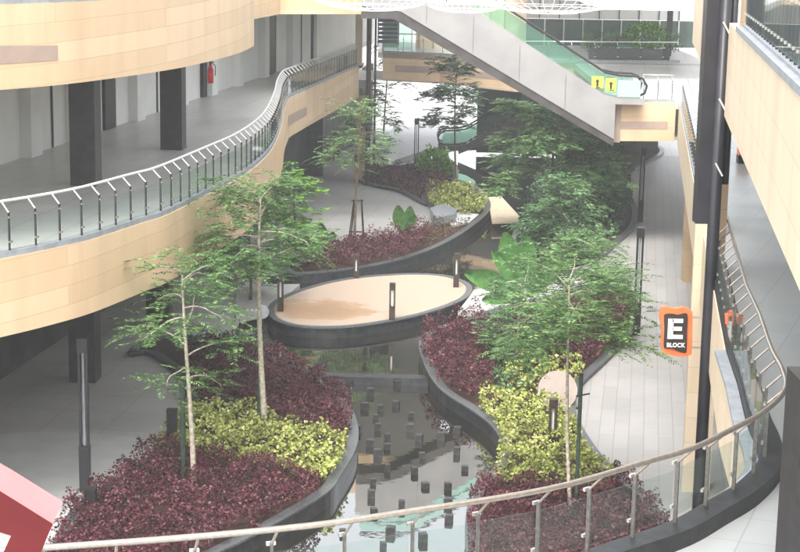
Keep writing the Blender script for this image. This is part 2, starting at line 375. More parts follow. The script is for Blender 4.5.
# ------------------------------------------------------------------ ground, basin, water
L1, L2 = 6.1, 11.1
hole_px = [(150, 640), (150, 530), (235, 470), (285, 430), (260, 390), (225, 360), (235, 335), (243, 312), (250, 292), (272, 276), (320, 262), (380, 250), (430, 232), (468, 213), (440, 202), (400, 190), (378, 176),
           (395, 160), (425, 150), (455, 143), (545, 140), (575, 165), (570, 200), (585, 240), (600, 285), (590, 320), (560, 355), (545, 400), (560, 450), (600, 500), (620, 640)]
hole = PX(hole_px)
outer = [(-150, -20), (150, -20), (150, 400), (-150, 400)]
tri = tessellate_polygon([[Vector((*p, 0)) for p in outer], [Vector((*p, 0)) for p in hole]])
pts = [tuple(p) for p in outer]+[tuple(p) for p in hole]
gb = MB()
fs = []
for t in tri:
    a, b, c = (Vector(pts[k]) for k in t); fs.append(tuple(t) if (b-a).cross(c-a) > 0 else tuple(t[::-1]))
gb.add([(p[0], p[1], 0) for p in pts], fs)
tag(gb.build('ground', M['ground']), kind='structure')
wb = MB(); wb.prism(offset(hole, 0, True), -.34, -.335, bottom=False, side=False)
wb = MB(); xs = [p.x for p in hole]; ys = [p.y for p in hole]
wb.add([(min(xs)-1, min(ys)-1, -.25), (max(xs)+1, min(ys)-1, -.25), (max(xs)+1, max(ys)+1, -.25), (min(xs)-1, max(ys)+1, -.25)], [(0, 1, 2, 3)])
tag(wb.build('water', M['water']), kind='structure')
bw = MB(); bw.ribbon(hole, -.6, -.004, .02, closed=True)
tag(bw.build('basin_wall', M['granite_dk']), kind='structure')
# right-hand walkway paving of long pale planks
def fx(y): return 1.50+.1432*y          # plan line of the right-hand facade
wk = PX([(575, 262), (640, 262), (632, 330), (595, 362), (572, 390), (575, 420), (600, 452), (650, 480), (690, 540), (700, 640), (1000, 640), (860, 262), (700, 150), (655, 150), (640, 180), (645, 225)])
wk = PX([(560, 640), (560, 470), (560, 400), (560, 380), (590, 345), (600, 325), (600, 262), (610, 240), (600, 190), (640, 140)])+[Vector((15, 100)), Vector((24, 100)), Vector((14, 12))]
wm = MB(); wm.prism(wk, .0, .004, bottom=False, side=False)
tag(wm.build('walkway', M['walk']), kind='structure')
# the near-left paving joint: a curved band of smoother concrete
lb = PX([(-20, 436), (30, 432), (90, 433), (130, 437), (160, 442), (150, 455), (110, 480), (70, 512), (40, 560), (-80, 640), (-300, 640), (-300, 440)])
lm = MB(); lm.prism(lb, 0, .004, bottom=False, side=False)
M['apron'] = noisy('brushed_concrete', (.48, .48, .47), (.54, .54, .53), 1.3, .6)
tag(lm.build('pavement', M['apron']), kind='structure')

def planter(name, px, label, z=.15, rim=.24, k=5, wall_to=-.5, soil=True, group='stone kerbed planting beds around the pond', rimmat='granite'):
    poly = smooth(PX(px, z), k, True)
    a = sum(poly[i].x*poly[(i+1) % len(poly)].y-poly[(i+1) % len(poly)].x*poly[i].y for i in range(len(poly)))
    if a < 0: poly = poly[::-1]
    c = sum(poly, Vector((0, 0)))/len(poly)
    e = empty(name, (c.x, c.y, 0), label, 'planter', group)
    inner = offset(poly, rim, True)
    b = MB(); b.ribbon(poly, wall_to, z-.05, rim, True); b.build('retaining_wall', M['granite_dk'], e)
    b = MB(); b.ribbon(offset(poly, -.025, True), z-.05, z, rim+.03, True); b.build('coping', M[rimmat], e)
    if soil:
        b = MB(); b.prism(offset(inner, -.03, True), z-.5, z-.06, bottom=False, side=False); b.build('soil', M['soil'], e)
    return poly, inner
plA, inA = planter('planting_bed', [(128, 352), (150, 352), (178, 372), (189, 395), (184, 415), (160, 437), (148, 458), (112, 480), (74, 508), (52, 545), (30, 600), (60, 640), (150, 620), (190, 568), (262, 530), (325, 493), (340, 474), (355, 448), (357, 425), (346, 400), (322, 378), (285, 360), (235, 345), (190, 335), (150, 338)], 'large kerbed bed of purple and lime shrubs left of the pond')
plB, inB = planter('planting_bed', [(421, 338), (424, 362), (440, 388), (470, 408), (492, 425), (503, 445), (499, 462), (482, 480), (470, 500), (466, 530), (470, 570), (490, 640), (640, 640), (668, 570), (668, 528), (648, 496), (615, 470), (590, 440), (575, 410), (580, 385), (605, 360), (634, 330), (638, 305), (625, 288), (590, 284), (540, 298), (490, 312), (445, 324)], 'long curving kerbed bed of shrubs between right walkway and pond')
plC, inC = planter('planting_bed', [(522, 262), (512, 240), (522, 215), (538, 190), (550, 165), (575, 152), (610, 143), (650, 143), (664, 150), (652, 160), (632, 170), (628, 188), (637, 208), (634, 226), (616, 243), (600, 256), (570, 264)], 'kerbed bed packed with dense green trees beside the far right walkway')
plE, inE = planter('planting_bed', [(290, 272), (320, 272), (360, 267), (400, 259), (440, 245), (472, 226), (489, 210), (488, 198), (475, 185), (450, 178), (428, 182), (422, 197), (432, 208), (432, 222), (405, 232), (370, 240), (330, 246), (298, 252), (284, 262)], 'kerbed bed with a purple shrub row curving behind the round platform')
plF, inF = planter('planting_bed', [(357, 178), (372, 184), (400, 190), (425, 203), (436, 200), (448, 188), (458, 176), (452, 160), (430, 158), (400, 164), (372, 164), (360, 168)], 'farthest kerbed bed with dark red shrubs and one bright green bush')

# round gravel platform
pz = .12
pp = smooth(PX([(270, 314), (273, 303), (300, 290), (345, 279), (400, 274), (440, 275), (463, 281), (471, 289), (462, 300), (430, 312), (390, 321), (345, 327), (305, 327), (280, 322)], pz), 6, True)
if sum(pp[i].x*pp[(i+1) % len(pp)].y-pp[(i+1) % len(pp)].x*pp[i].y for i in range(len(pp))) < 0: pp = pp[::-1]
pe = empty('round_platform', (*(sum(pp, Vector((0, 0)))/len(pp)), 0), 'oval platform of pinkish gravel with a dark rim in the middle of the pond', 'platform')
b = MB(); b.ribbon(pp, -.6, pz-.03, .3, True); b.build('side_wall', M['granite_dk'], pe)
b = MB(); b.ribbon(offset(pp, -.05, True), pz-.03, pz+.02, .22, True); b.build('rim', M['granite'], pe)
b = MB(); b.prism(offset(pp, .15, True), -.2, pz, bottom=False, side=False); b.build('gravel_top', M['platform'], pe)
def slab(name, px, z0, z1, m, label, cat, grp=None):
    b = MB(); poly = PX(px, z1); b.prism(poly, z0, z1); return tag(b.build(name, M[m]), label, cat, grp)
slab('footbridge', [(236, 292), (262, 284), (300, 284), (290, 293), (274, 301), (262, 312), (236, 318)], -.1, .1, 'ground', 'pale slab footbridge joining the round platform to the left paving', 'footbridge')
slab('footbridge', [(474, 290), (500, 283), (600, 262), (628, 262), (620, 282), (560, 291), (485, 311), (458, 311), (466, 301)], -.1, .1, 'ground', 'pale slab footbridge joining the round platform to the right walkway', 'footbridge')
slab('footbridge', [(488, 197), (501, 196), (524, 221), (492, 222)], .05, .14, 'deck', 'short cream stone footbridge beyond the curved purple shrub bed', 'footbridge')
slab('weir_wall', [(306, 372), (425, 375), (428, 379), (310, 376)], -.6, -.03, 'granite_dk', 'low dark stone weir wall crossing the pond between the two nearest beds', 'low wall')
slab('stone_bench', [(430, 208), (443, 203), (457, 209), (455, 214), (436, 218)], .15, .5, 'ledge', 'low grey stone bench slab beside the small lime shrub patch', 'bench')
b = MB(); b.prism(PX([(458, 212), (479, 214), (470, 222), (452, 226), (448, 219)], .16), .1, .16); tag(b.build('paving_pad', M['pier']), 'small white paved pad in front of the lime shrub patch', 'paving slab')

hz = MB(); hz.box((0, 190, 8.5), (310, 430, 19.5)); hm = bpy.data.materials.new('veiling_haze'); hm.use_nodes = True; hm.node_tree.nodes.clear()  # haze volume added to lift the blacks, like veiling glare through glass
_o = N(hm, 'ShaderNodeOutputMaterial'); _v = N(hm, 'ShaderNodeVolumePrincipled'); _v.inputs['Color'].default_value = (.93, .95, .95, 1); _v.inputs['Density'].default_value = .0010; L(hm, _v.outputs[0], _o.inputs['Volume'])
tag(hz.build('haze', hm), kind='stuff')
# ------------------------------------------------------------------ building parts
def railing(name, path, z, label, inward, step=.72, kerb=.12, hcol='steel', postmat='steel', hh=1.1, grp='glass balcony railings', arm=.2, kerbmat='ledge', kw=.2, glass=True):
    """path = slab edge in plan; inward = +1 if the walkway lies to the left of travel"""
    path = [Vector(p) for p in path]; e = empty(name, (path[0].x, path[0].y, z), label, 'railing', grp)
    b = MB(); b.ribbon(offset(path, .02*inward), z, z+kerb, kw*inward); b.build('kerb', M[kerbmat], e)
    pl = offset(path, .08*inward); rs = resample(pl, step)
    hp = offset(path, (.08+arm)*inward)
    b = MB(); b.tube([(p.x, p.y, z+hh) for p in hp], .032, 8); b.build('handrail', M[hcol], e, smooth=True)
    n = len(rs)
    for i, p in enumerate(rs):
        t = (rs[min(i+1, n-1)]-rs[max(i-1, 0)]).normalized(); nn = Vector((-t.y, t.x))*inward; a = math.atan2(t.y, t.x)
        b = MB(); b.box((p.x, p.y, z+kerb+(hh-.2-kerb)/2), (.02, .045, hh-.2-kerb), a); o = b.build('post', M[postmat], e)
        q = p+nn*arm; b = MB(); b.tube([(p.x, p.y, z+hh-.21), (q.x, q.y, z+hh-.01)], .015, 5); b.build('arm', M[hcol], o)
        if i < n-1 and glass:
            q = rs[i+1]; d = q-p; L_ = d.length-.06; c = (p+q)/2; oo = -nn*.035
            b = MB(); b.box((c.x+oo.x, c.y+oo.y, z+kerb+.05+(hh-.36-kerb)/2), (L_, .010, hh-.36-kerb), math.atan2(d.y, d.x)); b.build('glass_panel', M['glass'], e)
        for zz in (.18, hh-.42):
            pc = p-nn*.035; b = MB(); b.box((pc.x, pc.y, z+kerb+zz), (.09, .03, .035), a); b.build('glass_clamp', M['steel'], o)
    return e
def fascia(path, z0, z1, th, m, parent, name='fascia'):
    b = MB(); b.ribbon(path, z0, z1, th); return b.build(name, M[m], parent)

# ---- left building
lbE = empty('shopping_building', (-11, 50, 0), 'curved cream building on the left with galleries on dark columns', 'building')
e1 = [P(*p, L1).to_2d() for p in [(0, 259), (51, 249), (93, 239), (142, 223), (169, 214), (216, 190)]]
e1 = [Vector((-11.5, 28.6)), Vector((-9.6, 30.6))]+e1+[Vector((-4.25, 46)), Vector((-4.0, 51)), Vector((-4.2, 58)), Vector((-4.5, 63.5)), Vector((-4.62, 67.6))]
e1s = smooth(e1, 6)+[P(300, 94, L1).to_2d(), P(359, 66, L1).to_2d()]
e1s = smooth(e1, 6)+[Vector((-4.55, 68.6)), Vector((-4.1, 72.2)), Vector((-3.4, 77.5)), Vector((-2.29, 86.0))]
backL = [Vector((-11.27+.1465*(y-46.5), y)) for y in (110, 46.5, 20)]
SL = .30
b = MB(); b.prism([p for p in offset(e1s, .27)]+[Vector((-2.6, 110))]+[p+Vector((.0, 0)) for p in backL], L1-SL, L1); b.build('gallery_floor', M['floor'], lbE)
fascia(e1s, 4.5, L1, .25, 'cream', lbE)
b = MB(); b.prism([p for p in offset(e1s, .27)]+[Vector((-2.6, 110))]+backL, 4.52, 4.56); b.build('soffit', M['slab'], lbE)
# upper gallery
e2 = [Vector((-11.4, 29.0)), Vector((-9.6, 31.3))]+[P(*p, 9.4).to_2d() for p in [(0, 90), (67, 84), (135, 75), (189, 66), (236, 54), (254, 46)]]
e2s = smooth(e2, 6)+[Vector((-5.78, 64.82)), Vector((-5.12, 69.46)), Vector((-1.2, 71.0)), Vector((.5, 70.2))]
b = MB(); b.prism(offset(e2s, .27)+[Vector((2, 72)), Vector((2, 110))]+[p.copy() for p in backL], L2-.3, L2); b.build('upper_floor', M['floor'], lbE)
fascia(e2s, 9.4, L2, .25, 'cream', lbE)
b = MB(); b.prism(offset(e2s, .27)+[Vector((2, 72)), Vector((2, 110))]+[p.copy() for p in backL], 9.42, 9.46); b.build('soffit', M['slab'], lbE)
# accent panels (grey-brown shards), set 12 mm proud of the cream
def accent(path, ua, ub, z0, z1, parent, skew=.5, side=-1):
    rs = resample(path, .25); i0, i1 = int(ua/.25), int(ub/.25); pts_ = offset(rs, side*.012)[i0:i1]; n = len(pts_)
    if n < 2: return
    b = MB(); vs = []; 
    for i, p in enumerate(pts_):
        t = i/(n-1); vs += [(p.x, p.y, z0), (p.x, p.y, z1-(skew*.1)*t)]
    b.add(vs, [(2*i, 2*i+2, 2*i+3, 2*i+1) for i in range(n-1)]); b.build('accent_panel', M['accent'], parent)
def arc(path, P0):
    u = 0; best = (1e9, 0)
    for a, c in zip(path, path[1:]):
        d = (a-P0).length
        if d < best[0]: best = (d, u)
        u += (c-a).length
    return best[1]
ua, ub = arc(e1s, P(292, 118, 5.3).to_2d()), arc(e1s, P(330, 103, 5.3).to_2d())
accent(e1s, ua, ub, 5.0, 5.42, lbE)
ua = arc(e2s, Vector(P(-60, 60, 10).to_2d())); ub = arc(e2s, P(70, 56, 10).to_2d())
accent(e2s, ua, ub, 9.92, 10.32, lbE, 1.0)
ua, ub = arc(e1s, P(-60, 300, 5.3).to_2d()), arc(e1s, P(-20, 300, 5.3).to_2d())
# back walls
def wall_line(y): return -11.27+.1465*(y-46.5)
bl = [Vector((wall_line(20), 20)), Vector((wall_line(110), 110))]
b = MB(); b.ribbon(bl, L1, 9.42, .3); b.build('shop_wall', M['wall'], lbE)
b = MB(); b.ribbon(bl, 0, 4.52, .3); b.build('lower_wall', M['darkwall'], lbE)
b = MB(); b.ribbon([p+Vector((-1.5, 0)) for p in bl], L2, 14.5, .3); b.build('upper_wall', M['wall'], lbE)
for y in (38, 43, 48.5, 52.3, 58.6, 64.2, 68.6, 73, 78, 84, 90):      # pilasters
    b = MB(); b.box((wall_line(y)+.16, y, (L1+9.42)/2), (.34, .9, 9.42-L1-.01), R(-8.3)); b.build('pilaster', M['pier'], lbE)
for y in (36, 40.5, 46, 50.6, 54.5, 56.6, 61.5, 67.5, 69, 74.5, 81, 87):  # shutter joints
    b = MB(); b.box((wall_line(y)+.03, y, (L1+9.42)/2), (.05, .07, 9.42-L1-.02), R(-8.3)); b.build('shutter_joint', M['darkwall'], lbE)
for y in (55.9, 68.1, 80):
    b = MB(); b.box((wall_line(y)+.05, y, (L1+8.9)/2), (.12, 1.1, 8.9-L1), R(-8.3)); b.build('shop_door', M['dark'], lbE)
def colm(px, base_y, wpx, z0, z1, m, parent, zb=L1, dy=None, name='column'):
    p = P(px, base_y, zb); wd = wpx/F*p.y; b = MB(); b.box((p.x, p.y+wd/2, (z0+z1)/2), (wd, dy or wd, z1-z0-.006), R(-4)); return b.build(name, M[m], parent)
colm(84, 186, 26, L1, 9.42, 'dark', lbE); colm(172, 150, 22, L1, 9.42, 'dark', lbE); colm(305.5, 60, 17, L1, 9.42, 'dark', lbE); colm(333, 47, 8, L1, 9.42, 'dark', lbE)
for px, y in ((83, 383),): colm(px, y, 27, 0, 4.52, 'dark', lbE, 0)
for X, Y in ((-7.8, 53), (-6.8, 66), (-4.6, 89), (-11.6, 39)):
    b = MB(); b.box((X, Y, 2.26), (.75, .75, 4.5)); b.build('column', M['dark'], lbE)
# end pier, full height, cream with brown lower part
b = MB(); b.box((-2.32, 86.4, (L1+9.42)/2), (.36, .5, 9.42-L1-.01)); b.build('end_pier', M['cream_pale'], lbE)
b = MB(); b.box((-2.2, 87.0, 2.25), (.55, .6, 4.5)); b.build('end_column', M['tan'], lbE)
railing('balcony_railing', e1s, L1, 'long curved glass railing with white handrail along the left first floor gallery', 1, hcol='whiterail', postmat='metal')
railing('balcony_railing', [p for p in e2s if p.y < 50], L2, 'glass railing on the upper left gallery at the top edge', 1, hcol='whiterail', postmat='metal')
# dark drainpipes at the end pier
b = MB(); p = P(372, 160, 0); b.tube([(-1.78, 85.6, 0), (-1.78, 85.6, 10)], .13, 10); b.tube([(-1.45, 85.7, 0), (-1.45, 85.7, 10)], .06, 8)
tag(b.build('drainpipe', M['bronze']), 'dark brown drainpipe standing beside the far left end pier', 'drainpipe')
b = MB(); 
for i in range(12): b.box((-.85, 89+i*.0, 7.2+i*.22), (1.0, .12, .17))
b.box((-.3, 89.0, 8.4), (.06, .2, 2.8)); b.box((-1.38, 89.0, 8.4), (.06, .2, 2.8))
tag(b.build('louvre_screen', M['shade_panel']), 'slate blue louvre screen beside the far end pier', 'screen')

# ---- far building
fbE = empty('shopping_building', (4, 96, 0), 'cream building across the far end behind the escalator', 'building')
f1 = [Vector((-1.2, 96.5)), Vector((2.05, 95.4)), Vector((6.0, 90.8)), Vector((12.5, 91.0))]
b = MB(); b.prism(f1+[Vector((17, 91)), Vector((17, 107)), Vector((-1.5, 107)), Vector((-1.5, 97))], L1-.3, L1); b.build('gallery_floor', M['floor'], fbE)
b = MB(); b.prism(f1+[Vector((17, 91)), Vector((17, 103)), Vector((-6, 103)), Vector((-6, 97))], 4.52, 4.58); b.build('soffit', M['slab'], fbE)
fascia(f1, 4.5, L1, .25, 'cream_far', fbE)
L_ = sum((b_-a_).length for a_, b_ in zip(f1, f1[1:]))
accent(f1, .8, L_-.6, 5.05, 5.42, fbE, 0)
b = MB(); b.box((4.2, 104, 8.6), (6.6, .3, 5.0)); b.build('beige_wall', M['cream_pale'], fbE)
b = MB(); b.box((3.4, 101, 7.4), (5.4, .12, 2.6)); b.build('panelled_wall', M['cream_pale'], fbE)
for i in range(7):
    b = MB(); b.box((.9+i*.85, 100.9, 7.4), (.06, .06, 2.55)); b.build('wall_rib', M['accent'], fbE)
b = MB(); b.box((12.5, 106, 9.6), (13, .3, 3.6)); b.build('pale_wall', M['wall'], fbE)
b = MB(); b.box((12.5, 105.9, 6.95), (13, .2, 1.65)); b.build('shopfront', M['darkglass'], fbE)
for i in range(11):
    b = MB(); b.box((6.4+i*1.2, 105.76, 6.95), (.08, .06, 1.64)); b.build('mullion', M['steel'], fbE)
b = MB(); b.box((11.8, 93, 10.25), (11, .3, 1.7)); b.build('upper_fascia', M['cream_far'], fbE)
b = MB(); b.box((11.8, 99.6, 10.9), (11, 13, .3)); b.build('upper_floor', M['slab'], fbE)
b = MB(); b.box((13.2, 86, 9.6), (8, 14, .3)); b.build('upper_floor', M['slab'], fbE)  # extra slab added to shade the bridge deck below
for i in range(9):
    b = MB(); b.box((7.2+i*1.25, 105.8, 9.4), (.05, .06, 3.2)); b.build('mullion', M['darkwall'], fbE)
b = MB(); b.box((10, 101, 2.2), (11, .3, 4.6)); b.build('lower_wall', M['darkwall'], fbE)  # dark wall put where the space beneath the decks lies in shade
b = MB(); b.box((15.4, 98, 8.2), (.3, .3, 4.2)); b.build('column', M['dark'], fbE)
# green glass lift lobby
lf = empty('glass_lift', (-.4, 98.5, L1), 'green glass lift lobby on the far first floor left of the escalator', 'lift')
for x in (-1.25, -.35, .45):
    b = MB(); b.box((x, 98.2, L1+1.5), (.07, .07, 3)); b.build('frame', M['steel'], lf)
b = MB(); b.box((-.4, 98.2, L1+1.3), (1.6, .03, 2.5)); b.build('glass_front', M['greenglass'], lf)
b = MB(); b.box((-.4, 98.15, L1+1.9), (1.75, .08, .09)); b.box((-.4, 98.15, L1+2.95), (1.75, .1, .12)); b.build('crossbar', M['whiterail'], lf)
b = MB(); b.box((-.8, 99.2, L1+1.2), (.9, .1, 2.1)); b.build('door', M['steel'], lf)
railing('balcony_railing', f1[:3], L1, 'far glass railing on the first floor left of the escalator', 1, hcol='whiterail', postmat='metal', step=1.2)
railing('balcony_railing', [Vector((6.6, 91.0)), Vector((15.2, 92.6))], L1, 'far glass railing behind the escalator foot in front of a hedge', 1, hcol='whiterail', postmat='metal', step=1.3)

# ---- bridge beside the escalator
brE = empty('bridge', (10, 68.5, 0), 'cream bridge deck at the foot of the big escalator', 'bridge')
bf = [Vector((8.95, 68.62)), Vector((11.25, 68.9))]
fascia(bf, 4.5, L1, .25, 'cream_far', brE); accent(bf, 0.0, 2.3, 5.0, 5.32, brE, 0)
b = MB(); b.prism([Vector((8.3, 68.9)), Vector((11.5, 69.2)), Vector((17, 69)), Vector((17, 91.3)), Vector((9.2, 91.3)), Vector((9.0, 75))], L1-.3, L1); b.build('deck', M['floor'], brE)
b = MB(); b.prism([Vector((8.3, 68.9)), Vector((11.5, 69.2)), Vector((17, 69)), Vector((17, 91.3)), Vector((9.2, 91.3)), Vector((9.0, 75))], 4.52, 4.58); b.build('soffit', M['slab'], brE)
b = MB(); b.box((8.68, 68.8, 5.3), (.56, .5, 1.7)); b.build('brown_pier', M['accent'], brE)
railing('balcony_railing', [Vector((9.9, 68.8)), Vector((11.2, 68.95))], L1, 'short glass railing on the bridge beside the escalator newel', 1, hcol='steel', postmat='metal', step=.6)

# ---- right building
rbE = empty('shopping_building', (9, 45, 0), 'cream building on the right with galleries and a dark column', 'building')
ne = [Vector((-10, 14.0)), Vector((-6, 13.6)), Vector((-3.1, 14.2)), Vector((-1.17, 14.75)), Vector((.04, 15.3)), Vector((1.35, 16.0)), Vector((2.35, 16.85)), Vector((2.98, 17.42)), Vector((3.48, 18.08)), Vector((3.99, 18.8)), Vector((4.44, 19.75)), Vector((4.62, 20.7)), Vector((4.72, 21.8)), Vector((5.0, 23.9))]
r1 = smooth(ne, 5)+[Vector((fx(y), y)) for y in (26, 32, 40, 50, 60, 68.6)]
inn = offset(r1, -.27)
SLp = [p.copy() for p in inn]+[Vector((26, 69)), Vector((26, 3)), Vector((-10, 3))]
b = MB(); b.prism(SLp, L1-.3, L1); b.build('gallery_floor', M['floor_near'], rbE)
b = MB(); b.prism(SLp, 4.52, 4.56); b.build('soffit', M['slab'], rbE)
fascia(r1, 4.5, L1, -.25, 'cream_pale', rbE)
# upper fascia
r2 = [Vector((fx(y)+.02, y)) for y in (8, 14, 20, 28, 36, 46, 54.5)]
fascia(r2, 9.4, L2, -.3, 'cream_pale', rbE)
up = [Vector((p.x+.3, p.y)) for p in r2]+[Vector((26, 54)), Vector((26, 8))]
b = MB(); b.prism(up, L2-.3, L2); b.build('upper_floor', M['floor'], rbE)
b = MB(); b.prism(up, 9.42, 9.46); b.build('soffit', M['slab'], rbE)
b = MB(); b.ribbon([p+Vector((-.03, 0)) for p in r2[:4]], L2-.002, L2+.09, -.34); b.build('ledge', M['ledge'], rbE)
railing('balcony_railing', [p+Vector((.05, 0)) for p in resample(r2[:4], 1.0)], L2+.09, 'black barred glass railing on the upper right gallery', -1, hcol='metal', postmat='metal', kerb=.04, step=.55)
b = MB(); b.ribbon([Vector((fx(y)+7.5, y)) for y in (4, 69)], L1, 9.42, -.3); b.build('shop_wall', M['wall'], rbE)
b = MB(); b.ribbon([Vector((fx(y)+6.5, y)) for y in (12, 100)], 0, 4.52, -.3); b.build('lower_wall', M['wall'], rbE)
b = MB(); b.ribbon([Vector((fx(y)+7.5, y)) for y in (8, 54)], L2, 15.0, -.3); b.build('upper_wall', M['wall'], rbE)
# upper end wall far
b = MB(); b.box((fx(28.9)+.38, 29.0, (L2+14.6)/2), (.42, .5, 14.6-L2)); b.build('upper_column', M['tan'], rbE)
# tan column on the gallery edge
p = P(723, 276, L1); b = MB(); b.box((fx(32.2)+.12, 32.4, (L1+9.42)/2), (.30, .5, 9.42-L1-.01), R(-8)); b.build('gallery_column', M['tan'], rbE)
# tall pale column from the ground
b = MB(); b.box((6.82, 37.35, 4.7), (.30, .5, 9.4), R(-8)); b.build('ground_column', M['cream_pale'], rbE)
b = MB(); b.box((7.22, 37.5, 4.7), (.24, .5, 9.4), R(-8)); b.build('ground_column', M['cream_pale'], rbE)
for y in (50, 62):
    b = MB(); b.box((fx(y)+.6, y, 2.25), (.6, .6, 4.5)); b.build('ground_column', M['tan'], rbE)
# near dark column at the right edge
q = PD(791.5, 552, 12.9); zt_ = PD(800, 385, 13.0).z; b = MB(); b.box((q.x+.31, 13.3, (L1+zt_)/2), (.55, .6, zt_-L1)); tag(b.build('dark_cabinet', M['dark']), 'black upright cabinet on the near walkway at the right edge', 'cabinet')
railing('balcony_railing', [p for p in r1 if p.y > 26.5 and p.y < 10]+[Vector((fx(y), y)) for y in (37.5, 44, 52, 60, 67.5)], L1, 'glass railing along the far right first floor edge behind the duct', -1, hcol='steel', postmat='greysteel', step=.9)
railing('balcony_railing', r1[6:-5]+[Vector((fx(y), y)) for y in (29, 33.2)], L1, 'nearest curved glass railing with steel handrail sweeping across the bottom right', -1, kerb=.2, kerbmat='kerb', kw=.29, hcol='warmsteel', postmat='greysteel')
b = MB(); b.ribbon(offset(r1[6:-5], .16), L1-.03, L1+.04, -.17); b.build('edge_ledge', M['ledge'], rbE)
# dark duct and pipes on the column line
dt = empty('wall_duct', (6.0, 31.4, 0), 'tall black duct with modelled white glints in front of the right column', 'duct')
c = PD(709, 0, 31.2); c2 = PD(704, 219, 31.2)
b = MB(); b.box((5.70, 31.2, (7.35+12.8)/2), (.32, .4, 12.8-7.35)); b.build('flat_duct', M['darkpanel'], dt)
b = MB(); b.tube([(5.88, 31.0, 0), (5.88, 31.0, 12.8)], .115, 12); b.build('round_pipe', M['darkpanel'], dt, smooth=True)
b = MB(); b.tube([(6.07, 31.1, 8.1), (6.07, 31.1, 12.8)], .07, 10); b.build('round_pipe', M['darkpanel'], dt, smooth=True)
for z in (11.0, 9.6, 8.4, 12.1):
    b = MB(); b.tube([(5.83, 30.88, z+.12), (5.97, 30.87, z-.12)], .018, 6); b.build('bracket', M['whiterail'], dt)  # short white bars put in as the glints on the pipes

# ------------------------------------------------------------------ escalators
def escalator(name, label, Y, top, steps_w, sidemat, z_off, parentY=None, glassmat_='greenglass'):
    pass
YE = 68.0
def zx(px, py, Y=YE): q = PD(px, py, Y); return (q.x, q.z)
def extr(b, poly, y0, y1):
    n = len(poly); vs = [(x, y0, z) for x, z in poly]+[(x, y1, z) for x, z in poly]
    tr = tessellate_polygon([[Vector((x, z, 0)) for x, z in poly]]); fs = []
    a = sum(poly[i][0]*poly[(i+1) % n][1]-poly[(i+1) % n][0]*poly[i][1] for i in range(n))
    for i in range(n):
        q = (i, (i+1) % n, n+(i+1) % n, n+i); fs.append(q[::-1] if a > 0 else q)
    for t in tr:
        p0, p1, p2 = (Vector(poly[k]) for k in t)
        if (p1-p0).cross(p2-p0) < 0: t = t[::-1]
        fs.append(tuple(t)); fs.append(tuple(n+k for k in t[::-1]))
    return b.add(vs, fs)
def make_esc(label, xb, zb, rise, wdt, Y, direction, side_h, sidemat, grp):
    """xb, zb = lower end of the inclined side's top edge; direction -1 climbs to the left"""
    e = empty('escalator', (xb, Y, zb), label, 'escalator', grp); run = rise/math.tan(R(31)); s = direction
    xt = xb+s*run; zt = zb+rise; land = 1.35
    topedge = [(xb-s*land, zb), (xb-s*.25, zb), (xb+s*.3, zb+.12)]+[(xt-s*.3, zt-.12), (xt+s*.3, zt), (xt+s*2.2, zt)]
    def side(y0, nm):
        poly = topedge+[(xt+s*2.2, zt-1.3), (xt+s*.6, zt-1.5), (xb-s*.15, zb-side_h+.32), (xb-s*.15, zb-.25), (xb-s*land, zb-.25)]
        b = MB(); extr(b, poly, y0, y0+.12); return b.build(nm, M[sidemat], e)
    side(Y, 'side_panel'); side(Y+wdt, 'side_panel')
    for k in range(1, int(run/1.9)+1):
        xx = xb+s*1.9*k; zz = zb+1.9*k*math.tan(R(31)); b = MB(); b.box((xx, Y-.004, zz-side_h*.5+.02), (.018, .008, side_h*.72)); b.build('panel_seam', M['greysteel'], e)
    dn = .30
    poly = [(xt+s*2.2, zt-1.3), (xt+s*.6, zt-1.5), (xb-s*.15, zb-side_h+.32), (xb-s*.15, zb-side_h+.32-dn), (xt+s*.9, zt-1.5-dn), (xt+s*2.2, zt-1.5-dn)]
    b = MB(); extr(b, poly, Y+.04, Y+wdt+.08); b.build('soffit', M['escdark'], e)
    # steps
    n = int(rise/.2)
    b = MB()
    for i in range(n):
        t = (i+.5)/n; b.box((xb+s*run*t, Y+wdt/2+.06, zb-.25+rise*t), (run/n+.02, wdt-.14, .2))
    b.box((xb-s*land/2, Y+wdt/2+.06, zb-.2), (land, wdt-.14, .06)); b.box((xt+s*1.2, Y+wdt/2+.06, zt-.2), (2.0, wdt-.14, .06)); b.build('steps', M['steps'], e)
    for y0 in (Y+.05, Y+wdt+.05):
        gh = .78
        g = [(xb-s*(land-.2), zb+.02), (xb-s*.2, zb+.02), (xb+s*.3, zb+.15), (xt-s*.3, zt-.1), (xt+s*2, zt+.02), (xt+s*2, zt+gh), (xt-s*.2, zt+gh-.05), (xb+s*.3, zb+.15+gh), (xb-s*.3, zb+gh), (xb-s*(land-.35), zb+gh-.05), (xb-s*(land-.2), zb+.5*gh)]
        b = MB(); extr(b, g, y0, y0+.02); b.build('glass_balustrade', M['greenglass'], e)
        hr = [(xb-s*(land-.25), zb+.1), (xb-s*(land-.02), zb+.22), (xb-s*(land+.05), zb+.5), (xb-s*(land-.12), zb+.8), (xb-s*(land-.4), zb+.9), (xb-s*.3, zb+.92), (xb+s*.3, zb+.15+.88), (xt-s*.3, zt+.78), (xt+s*.2, zt+.9), (xt+s*2, zt+.92)]
        b = MB(); b.tube([(x, y0+.01, z) for x, z in hr], .05, 8); b.build('handrail', M['rubber'], e, smooth=True)
    return e, run
xb, zb = zx(612, 98)
esc1, run1 = make_esc('big grey sided escalator with green glass climbing to the upper left', xb, zb, 11.15-zb+.0, 1.5, YE, -1, 2.0, 'esc', 'escalators')
